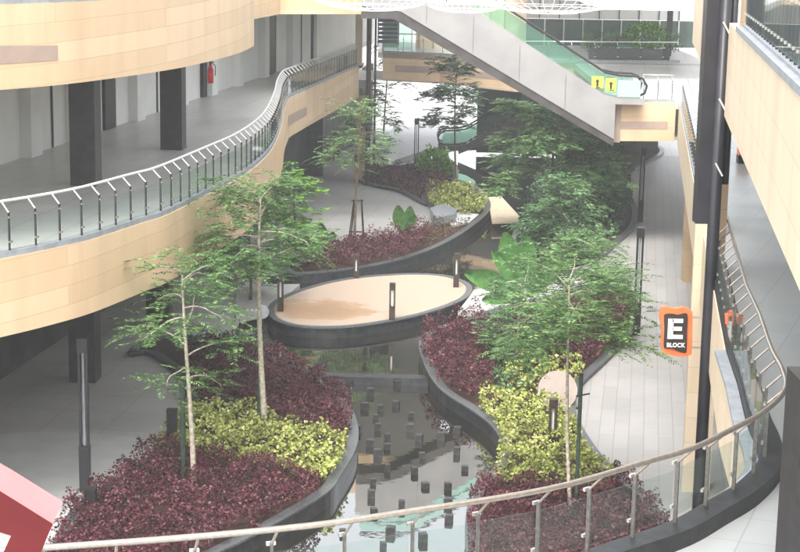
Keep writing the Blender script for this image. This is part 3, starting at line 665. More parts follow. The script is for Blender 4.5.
# stickers on the balustrade near its foot
for nm, pa, pb, m, lab in (('warning_sticker', (592, 77), (603, 89), 'yellow', 'yellow green escalator warning sticker left of its twin'), ('warning_sticker', (606, 79), (616, 92), 'yellow', 'yellow escalator warning sticker nearest the mint panel')):
    x0, z1 = zx(*pa); x1, z0 = zx(*pb)
    b = MB(); b.box(((x0+x1)/2, YE+.03, (z0+z1)/2+.03), (x1-x0, .012, z1-z0)); o = b.build(nm, M[m], esc1); o['label'] = lab; o.matrix_parent_inverse = Matrix.Translation(-esc1.location)
    b = MB(); b.cyl((0, 0, 0), .07, .008, 10); cx_, cz_ = (x0+x1)/2, (z0+z1)/2+.08
    b.v = [(cx_+v[0], YE+.022-v[2], cz_+v[1]) for v in b.v]; b.box((cx_, YE+.018, cz_-.14), (.09, .008, .16)); b.box((cx_+.03, YE+.018, cz_-.26), (.2, .008, .04)); g_ = b.build('pictogram', M['signblack'], o)
    g_.matrix_parent_inverse = Matrix.Translation(-esc1.location)
    g_.parent = o; g_.matrix_parent_inverse = Matrix.Identity(4)
x0, z1 = zx(618, 80); x1, z0 = zx(640, 97)
b = MB(); b.box(((x0+x1)/2, YE-.02, (z0+z1)/2), (x1-x0, .03, z1-z0)); b.build('mint_panel', M['mint'], esc1)
xb2, _ = zx(462, 134, 98); 
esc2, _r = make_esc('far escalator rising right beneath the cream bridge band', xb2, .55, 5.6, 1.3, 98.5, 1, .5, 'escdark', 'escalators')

# ------------------------------------------------------------------ things
# lamp poles: black base box, two thin rods, black cap
def lamp_pole(px, py, h, label, w=.23, grp='twin rod lamp posts along the walkways'):
    p = P(px, py); e = empty('lamp_post', p, label, 'lamp post', grp)
    hb = h*.30
    b = MB(); b.box((p.x, p.y, hb/2), (w, w, hb)); b.build('base_box', M['metal'], e)
    for s in (-1, 1):
        b = MB(); b.box((p.x+s*(w/2-.03), p.y, hb+(h-hb-.3)/2), (.055, .1, h-hb-.3)); b.build('rod', M['metal'], e)
    b = MB(); b.box((p.x, p.y, h-.16), (w, w, .32)); b.build('cap', M['metal'], e)
    b = MB(); b.box((p.x, p.y+.02, (hb+h-.3)/2), (.05, .03, h-.3-hb)); b.build('gap_strip', M['ledge'], e)  # grey strip put in for the light seen through between the rods
    return e
lamp_pole(85.5, 491, 3.6, 'tall black twin rod lamp post on the left paving')
lamp_pole(636, 335, 3.55, 'tall black twin rod lamp post beside the purple bed on the right walkway')
lamp_pole(640, 222, 3.4, 'black twin rod lamp post farther along the right walkway')
lamp_pole(416, 171, 2.9, 'thin black lamp post beyond the bright green bush', .26)
def bollard(px, py, h, label, w=.2, z=0.0):
    p = P(px, py, z); e = empty('bollard_lamp', p, label, 'bollard light', 'black slotted bollard lights')
    b = MB(); b.box((p.x, p.y, z+h*.19), (w, w, h*.38)); b.build('foot', M['bronze'], e)
    for s in (-1, 1):
        b = MB(); b.box((p.x+s*(w/2-.025), p.y, z+h*.6), (.05, w, h*.44)); b.build('upright', M['bronze'], e)
    b = MB(); b.box((p.x, p.y, z+h*.91), (w, w, h*.18)); b.build('cap', M['bronze'], e)
    b = MB(); b.cyl((p.x, p.y, z+h*.38), .035, h*.44, 10); b.build('light_tube', M['lampwhite'], e)
bollard(392, 320, 1.25, 'slotted bollard light at the front centre of the round platform', .2, .12)
bollard(356, 281, 1.0, 'slotted bollard light behind the round platform by the purple row', .2, .0)
bollard(456, 287, 1.25, 'slotted bollard light at the right rear of the round platform', .2, .12)
bollard(280.5, 311, 1.25, 'slotted bollard light at the left end of the round platform', .2, .12)
bollard(552, 447, 1.25, 'slotted bollard light among the lime shrubs below the disc sign', .2, .1)
bollard(627, 205, 1.5, 'slotted bollard light beside the dense green bed on far right walkway', .24)
def post(px, py, h, label, w=.24, grp=None):
    p = P(px, py); e = empty('bollard', p, label, 'bollard', grp); b = MB(); b.box((p.x, p.y, h/2), (w, w, h)); b.build('shaft', M['metal'], e)
    b = MB(); b.box((p.x, p.y, h+.02), (w+.03, w+.03, .04)); b.build('cap', M['metal'], e)
post(172.5, 452, 1.05, 'black square bollard at the corner of the lime shrubs'); post(91, 524, .78, 'short black square bollard at the edge of the purple bed')
b = MB()
# stepping blocks
sp = [(252, 56), (312, 85), (295, 128), (342, 133), (388, 120), (433, 150), (328, 158), (335, 190), (430, 193), (277, 197), (312, 238), (362, 222), (362, 246), (335, 268), (457, 222), (522, 218), (570, 196), (568, 262), (465, 272), (362, 312), (443, 320), (592, 310), (320, 350), (475, 360), (542, 366), (315, 390), (405, 422), (543, 412), (323, 440), (618, 386), (468, 520), (372, 498), (350, 540), (545, 460), (230, 500), (392, 60)]
proto = None
for i, (a, c_) in enumerate(sp):
    p = P(265+a*.3375, 366+c_*.3375, -.25); big = .66+.34*((a*7+c_*3) % 10)/10
    if proto is None:
        b = MB(); s_ = .12; b.box((0, 0, 0), (.21, .21, .44)); b.box((0, 0, .225), (.195, .195, .02)); proto = b.build('stepping_block', M['stone']); o = proto
    else: o = proto.copy(); col.objects.link(o)
    o.location = (p.x, p.y, -.30); o.scale = (big, big, .75+.35*((a*3+c_) % 7)/7); o.rotation_euler.z = R((a*13) % 30-15)
    tag(o, 'small square black stone block standing in the shallow pond water', 'stone block', 'black stone blocks scattered in the pond')

# E block sign
sg = empty('building_sign', (6.2, 33.3, 4), 'orange wavy sign with a dark face reading E BLOCK', 'sign')
YS = 33.0
def flat(px, y0, y1, m, nm, parent, k=0):
    poly = [(PD(a, c_, YS).x, PD(a, c_, YS).z) for a, c_ in px]
    if k: poly = [tuple(v) for v in smooth([Vector(p_) for p_ in poly], k, True)]
    b = MB(); extr(b, poly, y0, y1); return b.build(nm, M[m], parent)
flat([(661, 309), (665, 307), (675, 309), (683, 307.5), (689, 309.5), (692.5, 313), (692.5, 330), (692, 352), (689, 355.5), (680, 357), (669, 354.5), (663, 352), (661.5, 345), (662, 330), (660, 318)], YS, YS+.12, 'orange', 'orange_board', sg, 4)
flat([(665, 314), (672, 313.5), (678, 314.5), (685, 313), (687.5, 316), (687, 330), (686.5, 348), (685, 352.5), (678, 351), (672, 348.5), (665, 348), (663.5, 344), (664.2, 330), (664, 318)], YS-.03, YS, 'signblack', 'dark_face', sg, 4)
def U(px, py): q = PD(px, py, YS); return q
b = MB()
def bar(x0, y0, x1, y1):
    a, c_ = U(x0, y0), U(x1, y1); b.box(((a.x+c_.x)/2, YS-.045, (a.z+c_.z)/2), (abs(c_.x-a.x), .03, abs(a.z-c_.z)))
bar(668, 318.4, 672.3, 338.4); bar(672.3, 318.4, 682.6, 322.4); bar(672.3, 326.4, 681.4, 330.2); bar(672.3, 334.4, 682.2, 338.4)
b.build('letter', M['white'], sg)
tcv = bpy.data.curves.new('caption', 'FONT'); tcv.body = 'BLOCK'; tcv.size = 4.5/F*YS*1.35; tcv.extrude = .006; tcv.offset = .004; tcv.align_x = 'CENTER'; tcv.space_character = 1.05
to = bpy.data.objects.new('tmp', tcv); col.objects.link(to); bpy.context.view_layer.update()
me = bpy.data.meshes.new_from_object(to.evaluated_get(bpy.context.evaluated_depsgraph_get())); bpy.data.objects.remove(to)
q = U(675.3, 346.6)
for v in me.vertices: x, y, z = v.co; v.co = (q.x+x*.92, YS-.04-z, q.z+y*1.0)
me.materials.clear(); me.materials.append(M['white']); o = bpy.data.objects.new('caption', me); col.objects.link(o); o.parent = sg; o.matrix_parent_inverse = Matrix.Translation(-sg.location)
b = MB(); 
for py in (318, 348): q = U(693.5, py); b = MB(); b.box((q.x+.1, YS+.06, q.z), (.36, .04, .04)); b.build('bracket', M['steel'], sg)

# round disc sign and its posts
q = P(560, 470, .1); dY = 44.0
cq = PD(557.5, 390.5, dY); ds = empty('disc_sign', (cq.x, dY, 0), 'tilted round pinkish grey disc standing above the lime shrubs on the right', 'disc sign')
b = MB(); rr = 20.5/F*dY; b.cyl((0, 0, -.03), rr, .06, 40); mt = Matrix.Translation(cq) @ Matrix.Rotation(R(70), 4, 'X') @ Matrix.Rotation(R(6), 4, 'Z')
b.v = [tuple(mt @ Vector(v)) for v in b.v]; b.build('disc_face', M['disc'], ds)
b = MB(); b.cyl((0, 0, -.075), rr*1.01, .04, 40); b.v = [tuple(mt @ Vector(v)) for v in b.v]; b.build('disc_back', M['metal'], ds)
b = MB(); b.tube([(cq.x+.32, dY+.12, 0), (cq.x+.32, dY+.12, cq.z)], .035, 8); b.build('post', M['metal'], ds)
b = MB(); b.box((cq.x+.28, dY+.02, cq.z-rr*.98), (.7, .1, .12)); b.build('bracket', M['metal'], ds)
# grey disc left
cq = PD(262, 312, 46.5); b = MB(); b.cyl((0, 0, -.03), .2, .05, 32); mt = Matrix.Translation(cq) @ Matrix.Rotation(R(75), 4, 'X'); b.v = [tuple(mt @ Vector(v)) for v in b.v]
ds2 = empty('disc_sign', (cq.x, 46.5, 0), 'small round grey disc half hidden behind the left tree trunk', 'disc sign'); b.build('disc_face', M['ledge'], ds2)
b = MB(); b.tube([(cq.x, 46.6, 0), (cq.x, 46.6, cq.z)], .03, 8); b.build('post', M['metal'], ds2)

# red box letter, foreground
RY = 8.0
rd = empty('red_sign', (-2.2, RY, 6.1), 'large red box section sign corner at the lower left edge', 'sign')
def RP(px, py, Y=RY): q = PD(px, py, Y); return (q.x, q.z)
front = [(0, 491), (53, 524), (37, 560), (10, 640), (-60, 690), (-150, 640), (-180, 560), (-160, 470), (-90, 440)]
inner = [(-8, 530), (11, 536), (0, 560), (-14, 610), (-60, 640), (-110, 610), (-130, 560), (-118, 505), (-80, 490)]
fo = [RP(*p_) for p_ in front]; fi = [RP(*p_) for p_ in inner]; n = len(fo)
DP = .34
back = [PD(62, 500, RY+DP)]; tvec = Vector((-.02, DP, 0))
b = MB(); vs = [(x, RY, z) for x, z in fo]+[(x, RY, z) for x, z in fi]; b.add(vs, [(i, (i+1) % n, n+(i+1) % n, n+i) for i in range(n)]); b.build('front_face', M['red'], rd)
b = MB(); vs = [(x, RY, z) for x, z in fo]+[(x+tvec.x, RY+DP, z+tvec.z) for x, z in fo]; 
def strip(ids):
    b = MB(); k = len(ids); b.add([vs[i] for i in ids]+[vs[n+i] for i in ids], [(j+1, j, k+j, k+j+1) for j in range(k-1)]); return b
strip([n-1, 0, 1]).build('top_side', M['pink'], rd); strip(list(range(1, n))).build('lower_side', M['red'], rd)  # top outer faces take a paler red than the lower ones
b = MB(); vs = [(x, RY, z) for x, z in fi]+[(x+tvec.x, RY+DP, z) for x, z in fi]; b.add(vs, [(i, (i+1) % n, n+(i+1) % n, n+i) for i in range(n)]); b.build('inner_side', M['pink'], rd)
b = MB(); vs = [(x+tvec.x, RY+DP, z) for x, z in fo]+[(x+tvec.x, RY+DP, z) for x, z in fi]; b.add(vs, [((i+1) % n, i, n+i, n+(i+1) % n) for i in range(n)]); b.build('back_face', M['red'], rd)
zb_ = min(z for _, z in fo); b = MB(); b.tube([(-2.25, RY+.3, L1), (-2.25, RY+.3, zb_+.05)], .05, 8); b.build('stand', M['metal'], rd)

# fire extinguishers
def extinguisher(x, y, z, label):
    e = empty('fire_extinguisher', (x, y, z), label, 'fire extinguisher')
    b = MB(); b.cyl((x, y, z), .12, .52, 14); b.cyl((x, y, z+.52), .12, .2, 14, .05); b.build('cylinder', M['redpaint'], e, True)
    b = MB(); b.cyl((x, y, z+.72), .04, .1, 8); b.box((x+.05, y, z+.84), (.2, .04, .04)); b.build('valve', M['metal'], e)
    b = MB(); b.tube([(x+.05, y, z+.8), (x+.2, y-.02, z+.7), (x+.19, y-.02, z+.3)], .02, 6); b.build('hose', M['rubber'], e)
q = P(209, 82, 7.2); extinguisher(wall_line(67.4)+.45, 67.4, L1+.6, 'red fire extinguisher hung on a white pilaster of the left gallery')
q = P(743, 163, L1); 
hb = empty('hose_box', (q.x, q.y, L1), 'small orange red box on a dark base under the right upper gallery', 'box'); b = MB(); b.box((q.x, q.y, L1+.5), (.34, .3, .5)); b.build('body', M['orange'], hb); b = MB(); b.box((q.x, q.y, L1+.13), (.36, .32, .24)); b.build('base', M['metal'], hb)
# orange cups on the right railing
for k, px in enumerate((728.5, 734, 739.5)):
    q = P(px, 315, L1+.45); b = MB(); b.cyl((q.x, q.y, L1+.3), .045, .16, 10, .06); b.cyl((q.x, q.y, L1+.45), .065, .02, 10)
    tag(b.build('orange_cup', M['orange']), 'small orange cup in a row behind the right railing', 'cup', 'orange cups behind the right railing')
# hanging bowl lamps at the top
def pendant(px, py, Y, wpx, label):
    c = PD(px, py, Y); r = wpx/2/F*Y; e = empty('pendant_lamp', (c.x, Y, c.z), label, 'pendant lamp', 'white mesh bowl lamps hanging at the top')
    d = r*.26; b = MB()
    for k in range(4):
        t = k/4*math.pi/2; rr_ = r*math.cos(t); zz = c.z+d-d*math.sin(t)
        b.tube([(c.x+rr_*math.cos(a), Y+rr_*math.sin(a), zz) for a in np.linspace(0, 2*math.pi, 41)], .005 if k else .022, 6, cap=False)
    for j in range(24):
        a = j/36*2*math.pi; b.tube([(c.x+r*math.cos(t)*math.cos(a), Y+r*math.cos(t)*math.sin(a), c.z+d-d*math.sin(t)) for t in np.linspace(0, math.pi/2, 7)], .003, 4, cap=False)
    b.build('bowl_mesh', M['lampwhite'], e, True)
    b = MB(); 
    for a in (0, 2.09, 4.19): b.tube([(c.x+r*math.cos(a), Y+r*math.sin(a), c.z+d), (c.x, Y, c.z+1.6)], .008, 5)
    b.tube([(c.x, Y, c.z+1.6), (c.x, Y, 17)], .012, 6); b.build('cord', M['metal'], e)
pendant(372, 11, 24, 120, 'white mesh bowl lamp hanging left of the escalator top')
pendant(465, 13, 24, 80, 'smaller white mesh bowl lamp hanging before the escalator side')
pendant(548, 14, 24, 150, 'widest white mesh bowl lamp hanging right of the other two')
b = MB(); b.tube([(-14, 24, 17.2), (0, 24, 17.0), (14, 24, 17.2)], .03, 8); tag(b.build('hanging_cable', M['metal']), 'steel cable strung across the court that carries the bowl lamps', 'cable')

# ------------------------------------------------------------------ shrub beds (ground cover)
def bed(name, poly, m, label, h=.5, dens=230, size=.085, z0=.1, cell=.55, aspect=.6, clump=1.5):
    poly = [Vector(p) for p in poly]; c0 = sum(poly, Vector((0, 0)))/len(poly); poly = [p+(p-c0).normalized()*.13 for p in poly]; xs = [p.x for p in poly]; ys = [p.y for p in poly]
    A = (max(xs)-min(xs))*(max(ys)-min(ys)); n = int(A*dens)
    x = rng.uniform(min(xs), max(xs), n); y = rng.uniform(min(ys), max(ys), n); k = inpoly(poly, x, y); x = x[k]; y = y[k]; n = len(x)
    g = np.array([noise.noise(Vector((a/cell, c_/cell, 3.1)))+.5*noise.noise(Vector((a/cell*2.3, c_/cell*2.3, 7.7))) for a, c_ in zip(x, y)])
    hh = h*(.78+.55*clump*g); t = 1-rng.power(2.6, n)*0 - np.abs(rng.normal(0, .22, n)); t = np.clip(t, .02, 1.12)
    z = z0+hh*t
    C = np.stack([x, y, z], 1); s = rng.uniform(.6, 1.35, n)*size
    a = rng.uniform(0, 2*np.pi, n); e = rng.normal(.45, .5, n); dirs = np.stack([np.cos(a)*np.cos(e), np.sin(a)*np.cos(e), np.sin(e)], 1)
    o = leaf_mesh(name, C, s, M[m], aspect=aspect, flat=.5, dirs=dirs)
    return tag(o, label, 'shrubs', kind='stuff')
Z = .3
def bp(px, z=Z): return smooth(PX(px, z), 4, True)
bed('purple_shrubs', bp([(190, 352), (230, 345), (280, 355), (322, 378), (345, 402), (348, 428), (335, 436), (310, 428), (280, 420), (240, 405), (200, 400), (190, 380)]), 'purple', 'purple leaved shrubs at the rear of the left bed', .62, 760, .075)
bed('lime_shrubs', bp([(192, 405), (235, 408), (285, 422), (315, 432), (341, 438), (338, 462), (322, 478), (290, 472), (250, 462), (205, 455), (160, 450), (168, 432)]), 'lime', 'lime green shrubs across the middle of the left bed', .5, 420, .095, aspect=.7)
bed('purple_shrubs', bp([(150, 452), (205, 458), (250, 465), (290, 474), (316, 480), (305, 500), (260, 520), (190, 555), (140, 610), (60, 630), (40, 590), (62, 535), (85, 500), (120, 475)]), 'purple', 'purple leaved shrubs at the near end of the left bed', .62, 820, .075)
bed('purple_shrubs', bp([(424, 338), (440, 328), (480, 318), (500, 330), (498, 370), (478, 395), (450, 388), (430, 366)]), 'purple', 'purple leaved shrubs at the pond corner of the right bed', .65, 650, .08)
bed('purple_shrubs', bp([(520, 318), (560, 305), (600, 292), (626, 296), (632, 316), (610, 345), (580, 365), (540, 360), (518, 345)]), 'purple', 'purple leaved shrubs beside the twin rod lamp on the right walkway', .55, 560, .085)
bed('lime_shrubs', bp([(480, 398), (510, 395), (545, 402), (570, 412), (580, 440), (600, 465), (618, 478), (590, 488), (540, 484), (500, 478), (500, 462), (508, 445), (496, 425)]), 'lime', 'lime green shrubs filling the middle of the right bed', .5, 420, .095, aspect=.7)
bed('lime_shrubs', bp([(512, 362), (540, 352), (575, 362), (574, 385), (540, 395), (512, 388)]), 'lime', 'smaller lime green clump behind the round disc on the right', .6, 150, .12, aspect=.75)
bed('purple_shrubs', bp([(484, 488), (500, 482), (540, 488), (590, 490), (618, 480), (645, 500), (662, 528), (660, 570), (635, 630), (500, 630), (476, 570), (473, 520)]), 'purple', 'purple leaved shrubs at the near end of the right bed', .62, 760, .075)
bed('purple_shrubs', bp([(300, 266), (340, 264), (380, 257), (415, 248), (428, 236), (420, 230), (385, 236), (345, 243), (312, 249), (298, 256)], .4), 'purple', 'purple leaved shrub row curving behind the round platform', .75, 480, .09)
bed('green_shrubs', bp([(418, 246), (450, 236), (470, 222), (458, 224), (440, 222), (424, 232)], .3), 'brownleaf', 'brownish low shrubs at the end of the curved bed', .5, 160)
bed('lime_shrubs', bp([(428, 188), (436, 206), (458, 211), (482, 210), (484, 200), (470, 190), (448, 184)], .3), 'lime', 'lime green shrubs in the small far bed corner', .5, 170, .14, aspect=.8)
bed('purple_shrubs', bp([(362, 176), (380, 182), (402, 188), (424, 196), (440, 190), (444, 178), (420, 172), (390, 168), (366, 168)], .3), 'purple', 'dark red shrubs in the farthest bed', .6, 150, .12)
bed('green_shrubs', bp([(522, 258), (518, 235), (530, 205), (545, 180), (575, 160), (620, 150), (622, 185), (630, 210), (612, 240), (580, 258)], .3), 'green_dark', 'dark green undergrowth below the dense trees on the right', 1.1, 110, .17, cell=1.2)
bed('green_shrubs', bp([(192, 340), (235, 342), (260, 352), (230, 360), (200, 362), (180, 352)], .3), 'green_dark', 'dark green undergrowth behind the left bed', .8, 150, .12, cell=.9)
bed('green_shrubs', bp([(488, 320), (530, 312), (545, 345), (540, 385), (500, 395), (492, 370)], .3), 'green_mid', 'mixed green undergrowth in the middle of the right bed', .6, 130, .13)

# ------------------------------------------------------------------ trees
def tree(base, h, zc0, wd, label, leaf='green_fern', bark='bark_pale', limbs=9, dens=1.0, trunk_r=.055, lean=(0, 0), fork=False, frond_l=.95, z0=.1, leafsz=.115, flatness=.35, droop=.35, grp='young feathery trees around the pond', top_taper=.5, name='tree', squash=1.0):
    bx_, by_ = (base.x, base.y); e = empty(name, (bx_, by_, z0), label, 'tree', grp)
    rs = random.Random(int(bx_*1000+by_*77)); tb = MB()
    def pt(t): return Vector((bx_+lean[0]*t+.10*math.sin(3.1*t+bx_), by_+lean[1]*t+.08*math.sin(2.3*t+by_), z0+h*.96*t))
    tb.tube([pt(t) for t in np.linspace(0, .93, 12)], [trunk_r*(1.15-.75*t-.32*max(0, t-.6)) for t in np.linspace(0, .93, 12)], 7)
    C = []; D = []; S = []
    def frond(o_, d, ln):
        d = d.normalized(); side = d.cross(Vector((0, 0, 1))); side = side.normalized() if side.length > .05 else Vector((1, 0, 0))
        k = max(7, int(ln/.06)); p_ = o_.copy(); dd = d.copy()
        for i in range(k):
            t = i/k; dd = (dd+Vector((0, 0, -droop*.09))).normalized(); p_ = p_+dd*(ln/k)
            ll = leafsz*(.55+.8*math.sin(math.pi*min(1, t*.85+.15)))
            for s_ in (-1, 1):
                ld = (side*s_+dd*.55+Vector((0, 0, rs.uniform(-.25, .12)))).normalized()
                C.append(p_+ld*ll*.5); D.append(ld); S.append(ll)
    zc0t = (zc0-z0)/h
    for i in range(limbs):
        t = zc0t+(.96-zc0t)*((i+.5)/limbs)**.9; o_ = pt(t); a = i*2.399+rs.uniform(-.4, .4)+bx_
        prof = math.sin(math.pi*min(1, (.22+.78*(i+.5)/limbs)))**.6 if i/limbs < .5 else 1-(1-top_taper)*((i/limbs-.5)/.5)
        ln = wd/2*max(.35, prof)*rs.uniform(.75, 1.12); up_ = rs.uniform(-.05, .95) if i < limbs*.7 else rs.uniform(.5, 1.4)
        d = Vector((math.cos(a), math.sin(a)*squash, up_)); pts_ = [o_]; dd = d.normalized(); q_ = o_.copy()
        for j in range(6):
            dd = (dd+Vector((rs.uniform(-.3, .3), rs.uniform(-.3, .3), -.07-.06*j*droop+rs.uniform(-.12, .12)))).normalized(); q_ = q_+dd*ln/6; pts_.append(q_.copy())
        tb.tube(pts_, [trunk_r*.38*(1-.13*j) for j in range(7)], 5)
        nf = int(12*dens*max(.6, ln))
        for f in range(nf):
            u = rs.uniform(.25, 1)**.8; j = min(5, int(u*6)); b0 = pts_[j].lerp(pts_[j+1], u*6-j if u*6-j < 1 else 1)
            aa = a+rs.uniform(-2.0, 2.0); fl = frond_l*rs.uniform(.4, 1.1); b0 = b0+Vector((rs.gauss(0, .14), rs.gauss(0, .14), rs.gauss(0, .16)))
            frond(b0, Vector((math.cos(aa), math.sin(aa), rs.uniform(-.25, flatness+.2))), fl)
    for f in range(int(15*dens)):
        aa = rs.uniform(0, 6.28); frond(pt(rs.uniform(.8, 1)), Vector((math.cos(aa), math.sin(aa), rs.uniform(.1, .9))), frond_l*rs.uniform(.6, 1))
    tb.build('trunk', M[bark], e, True)
    leaf_mesh('crown', np.array([tuple(c) for c in C]), np.array(S), M[leaf], e, aspect=.30, flat=.75, dirs=np.array([tuple(d) for d in D]))
    return e
def stake(px, py, h, label, r=.06, wpx=None):
    p = P(px, py, .1); e = empty('tree_stake', p, label, 'tree stake', None); b = MB(); b.tube([(p.x, p.y, 0), (p.x, p.y, h)], r, 8); b.build('pole', M['stake'], e)
    b = MB(); b.tube([(p.x-.1, p.y-.02, h*.85), (p.x+.2, p.y-.03, h*.87)], .02, 6); b.build('tie', M['rubber'], e)
tree(P(190, 490, .1), 5.6, 2.7, 3.1, 'slender young tree with pale forked trunk nearest on the left', limbs=12, dens=1.15, lean=(-.05, 0), trunk_r=.06)
tree(P(264, 432, .1), 6.75, 4.0, 4.0, 'fuller feathery tree with straight pale trunk on the left bed', limbs=17, dens=1.9, lean=(-.05, 0), trunk_r=.075, leaf='green_fern')
tree(P(357, 245, .1), 6.0, 3.2, 3.0, 'light thin tree inside the timber stand behind the platform', limbs=10, dens=1.4, leaf='lit_fern', bark='bark')
tree(P(455, 186, .1), 6.6, 3.2, 3.6, 'dark leaved tree before the escalator underside', limbs=14, dens=1.5, leaf='green_dark', bark='bark', lean=(0, 0), leafsz=.2, frond_l=.9)
tree(P(385, 135, 0), 6.0, 2.2, 3.4, 'sparse brownish tree far off left of the escalator', limbs=8, dens=.55, leaf='brownleaf', bark='bark', leafsz=.2)
tree(P(368, 178, .1), 4.6, 1.0, 3.4, 'bushy tree around the far drainpipe', limbs=12, dens=1.0, leaf='green_mid', bark='bark', leafsz=.18)
tree(P(548, 232, .1), 5.6, 2.2, 6.0, 'wide spreading feathery tree right of the far pond', limbs=20, dens=1.7, leaf='lit_fern', bark='bark', leafsz=.2, frond_l=1.0, trunk_r=.08, squash=.8)
tree(P(592, 232, .1), 5.0, 1.0, 4.0, 'dense bushy tree at the edge of the far right walkway', limbs=16, dens=1.4, leaf='lit_fern', bark='bark', leafsz=.18, frond_l=.85)
tree(P(560, 262, .1), 3.4, .5, 3.6, 'dark rounded tree in the shade behind the broad leaves', limbs=13, dens=1.3, leaf='green_mid', bark='bark', leafsz=.15)
tree(P(574, 518, .1), 5.8, 4.05, 3.6, 'thin feathery tree rising from the near purple shrubs on the right', limbs=13, dens=1.9, leaf='green_fern', trunk_r=.045, lean=(-.35, .3))
tree(P(585, 345, .1), 3.5, 1.6, 3.4, 'low spreading tree over the right bed by the walkway lamp', limbs=13, dens=1.7, leaf='green_fern', trunk_r=.05)
tree(P(520, 365, .1), 2.6, .5, 2.8, 'dark bushy tree in the middle of the right bed', limbs=14, dens=1.7, leaf='green_mid', trunk_r=.05, frond_l=.6)
tree(P(248, 300, .1), 3.8, .6, 3.6, 'dark bushy tree behind the left bed near the round platform', limbs=13, dens=1.5, leaf='green_mid', bark='bark')
tree(P(296, 262, .1), 3.4, .4, 2.4, 'pale fern leaved tree at the left end of the curved purple row', limbs=10, dens=1.4, leaf='bright_green', bark='bark', leafsz=.2)
stake(183.5, 488, 2.6, 'dark green support pole beside the nearest left tree'); stake(575.5, 519, 3.4, 'dark green support pole beside the near right tree', .045); stake(259.5, 432, 1.6, 'short dark green support pole at the straight pale trunk')
# timber stand round the tree behind the platform
p = P(357, 244, .1); ts = empty('tree_stand', p, 'dark trapezoid timber stand around the thin tree behind the platform', 'tree stand')
for dx, dy in ((-.38, -.25), (.28, -.25), (-.3, .35), (.3, .35)):
    b = MB(); b.tube([(p.x+dx, p.y+dy, 0), (p.x+dx*.45+.03, p.y+dy*.45, 1.95)], .03, 6); b.build('leg', M['bronze'], ts)
b = MB(); b.box((p.x, p.y-.12, 1.93), (.5, .05, .06)); b.box((p.x-.03, p.y-.21, .65), (.62, .05, .05)); b.build('crossbar', M['bronze'], ts)
# bright bush
def bush(px, py, r, h, m, label, n=900, size=.16, z0=.15):
    c = P(px, py, z0); e = empty('shrub', c, label, 'shrub'); v = rng.normal(0, 1, (n, 3)); v /= np.linalg.norm(v, axis=1, keepdims=True); v[:, 2] = np.abs(v[:, 2])
    rad = rng.uniform(.72, 1.08, (n, 1)); g = np.array([1+.3*noise.noise(Vector(tuple(q*2.2))) for q in v]).reshape(-1, 1)
    C = v*rad*g*np.array([r, r, h])+np.array([c.x, c.y, z0+.05]); dirs = v+rng.normal(0, .6, (n, 3)); dirs /= np.linalg.norm(dirs, axis=1, keepdims=True)
    leaf_mesh('foliage', C, rng.uniform(.7, 1.3, n)*size, M[m], e, aspect=.6, flat=.3, dirs=dirs)
    b = MB()
    for k in range(5): a = k*1.256; b.tube([(c.x, c.y, z0), (c.x+r*.5*math.cos(a), c.y+r*.5*math.sin(a), z0+h*.6)], .02, 5)
    b.build('stem', M['bark'], e)
bush(433, 174, 1.15, 1.3, 'bright_green', 'bright green rounded shrub in the farthest bed', 1100, .22)
q = P(637, 62, L1); 
pt_ = empty('planter_box', (13.2, 94.2, L1), 'long dark planter box behind the far railing', 'planter'); b = MB(); b.box((12.6, 94.2, L1+.3), (4.5, .6, .6)); b.build('box', M['dark'], pt_); b = MB(); b.box((12.6, 94.2, L1+.6), (4.3, .5, .03)); b.build('soil', M['soil'], pt_)
n = 900; v = rng.normal(0, 1, (n, 3)); v /= np.linalg.norm(v, axis=1, keepdims=True)
he = empty('shrub', (13.5, 94.2, L1+.6), 'rounded light green shrub behind the far upper railing', 'shrub')
C = v*rng.uniform(.7, 1.1, (n, 1))*np.array([1.25, .6, .75])+np.array([13.5, 94.2, L1+1.35]); leaf_mesh('foliage', C, rng.uniform(.15, .3, n), M['bright_green'], he, aspect=.6, flat=.3)
b = MB(); b.tube([(13.5, 94.2, L1+.6), (13.5, 94.2, L1+1.3)], .04, 6); b.build('stem', M['bark'], he)
for x_, r_ in ((10.4, .55), (11.6, .7), (15.0, .6)):
    nn_ = 260; v_ = rng.normal(0, 1, (nn_, 3)); v_ /= np.linalg.norm(v_, axis=1, keepdims=True); hx = empty('shrub', (x_, 94.2, L1+.6), {10.4: 'smallest dark green shrub in the far planter box, leftmost', 11.6: 'middle dark green shrub in the far planter box', 15.0: 'dark green shrub right of the rounded light green one on the far deck'}[x_], 'shrub')
    leaf_mesh('foliage', v_*rng.uniform(.6, 1.1, (nn_, 1))*np.array([r_, .4, r_])+np.array([x_, 94.2, L1+.7+r_*.5]), rng.uniform(.12, .25, nn_), M['green_mid'], hx, aspect=.5, flat=.3)
    b = MB(); b.tube([(x_, 94.2, L1+.6), (x_, 94.2, L1+.9)], .03, 6); b.build('stem', M['bark'], hx)
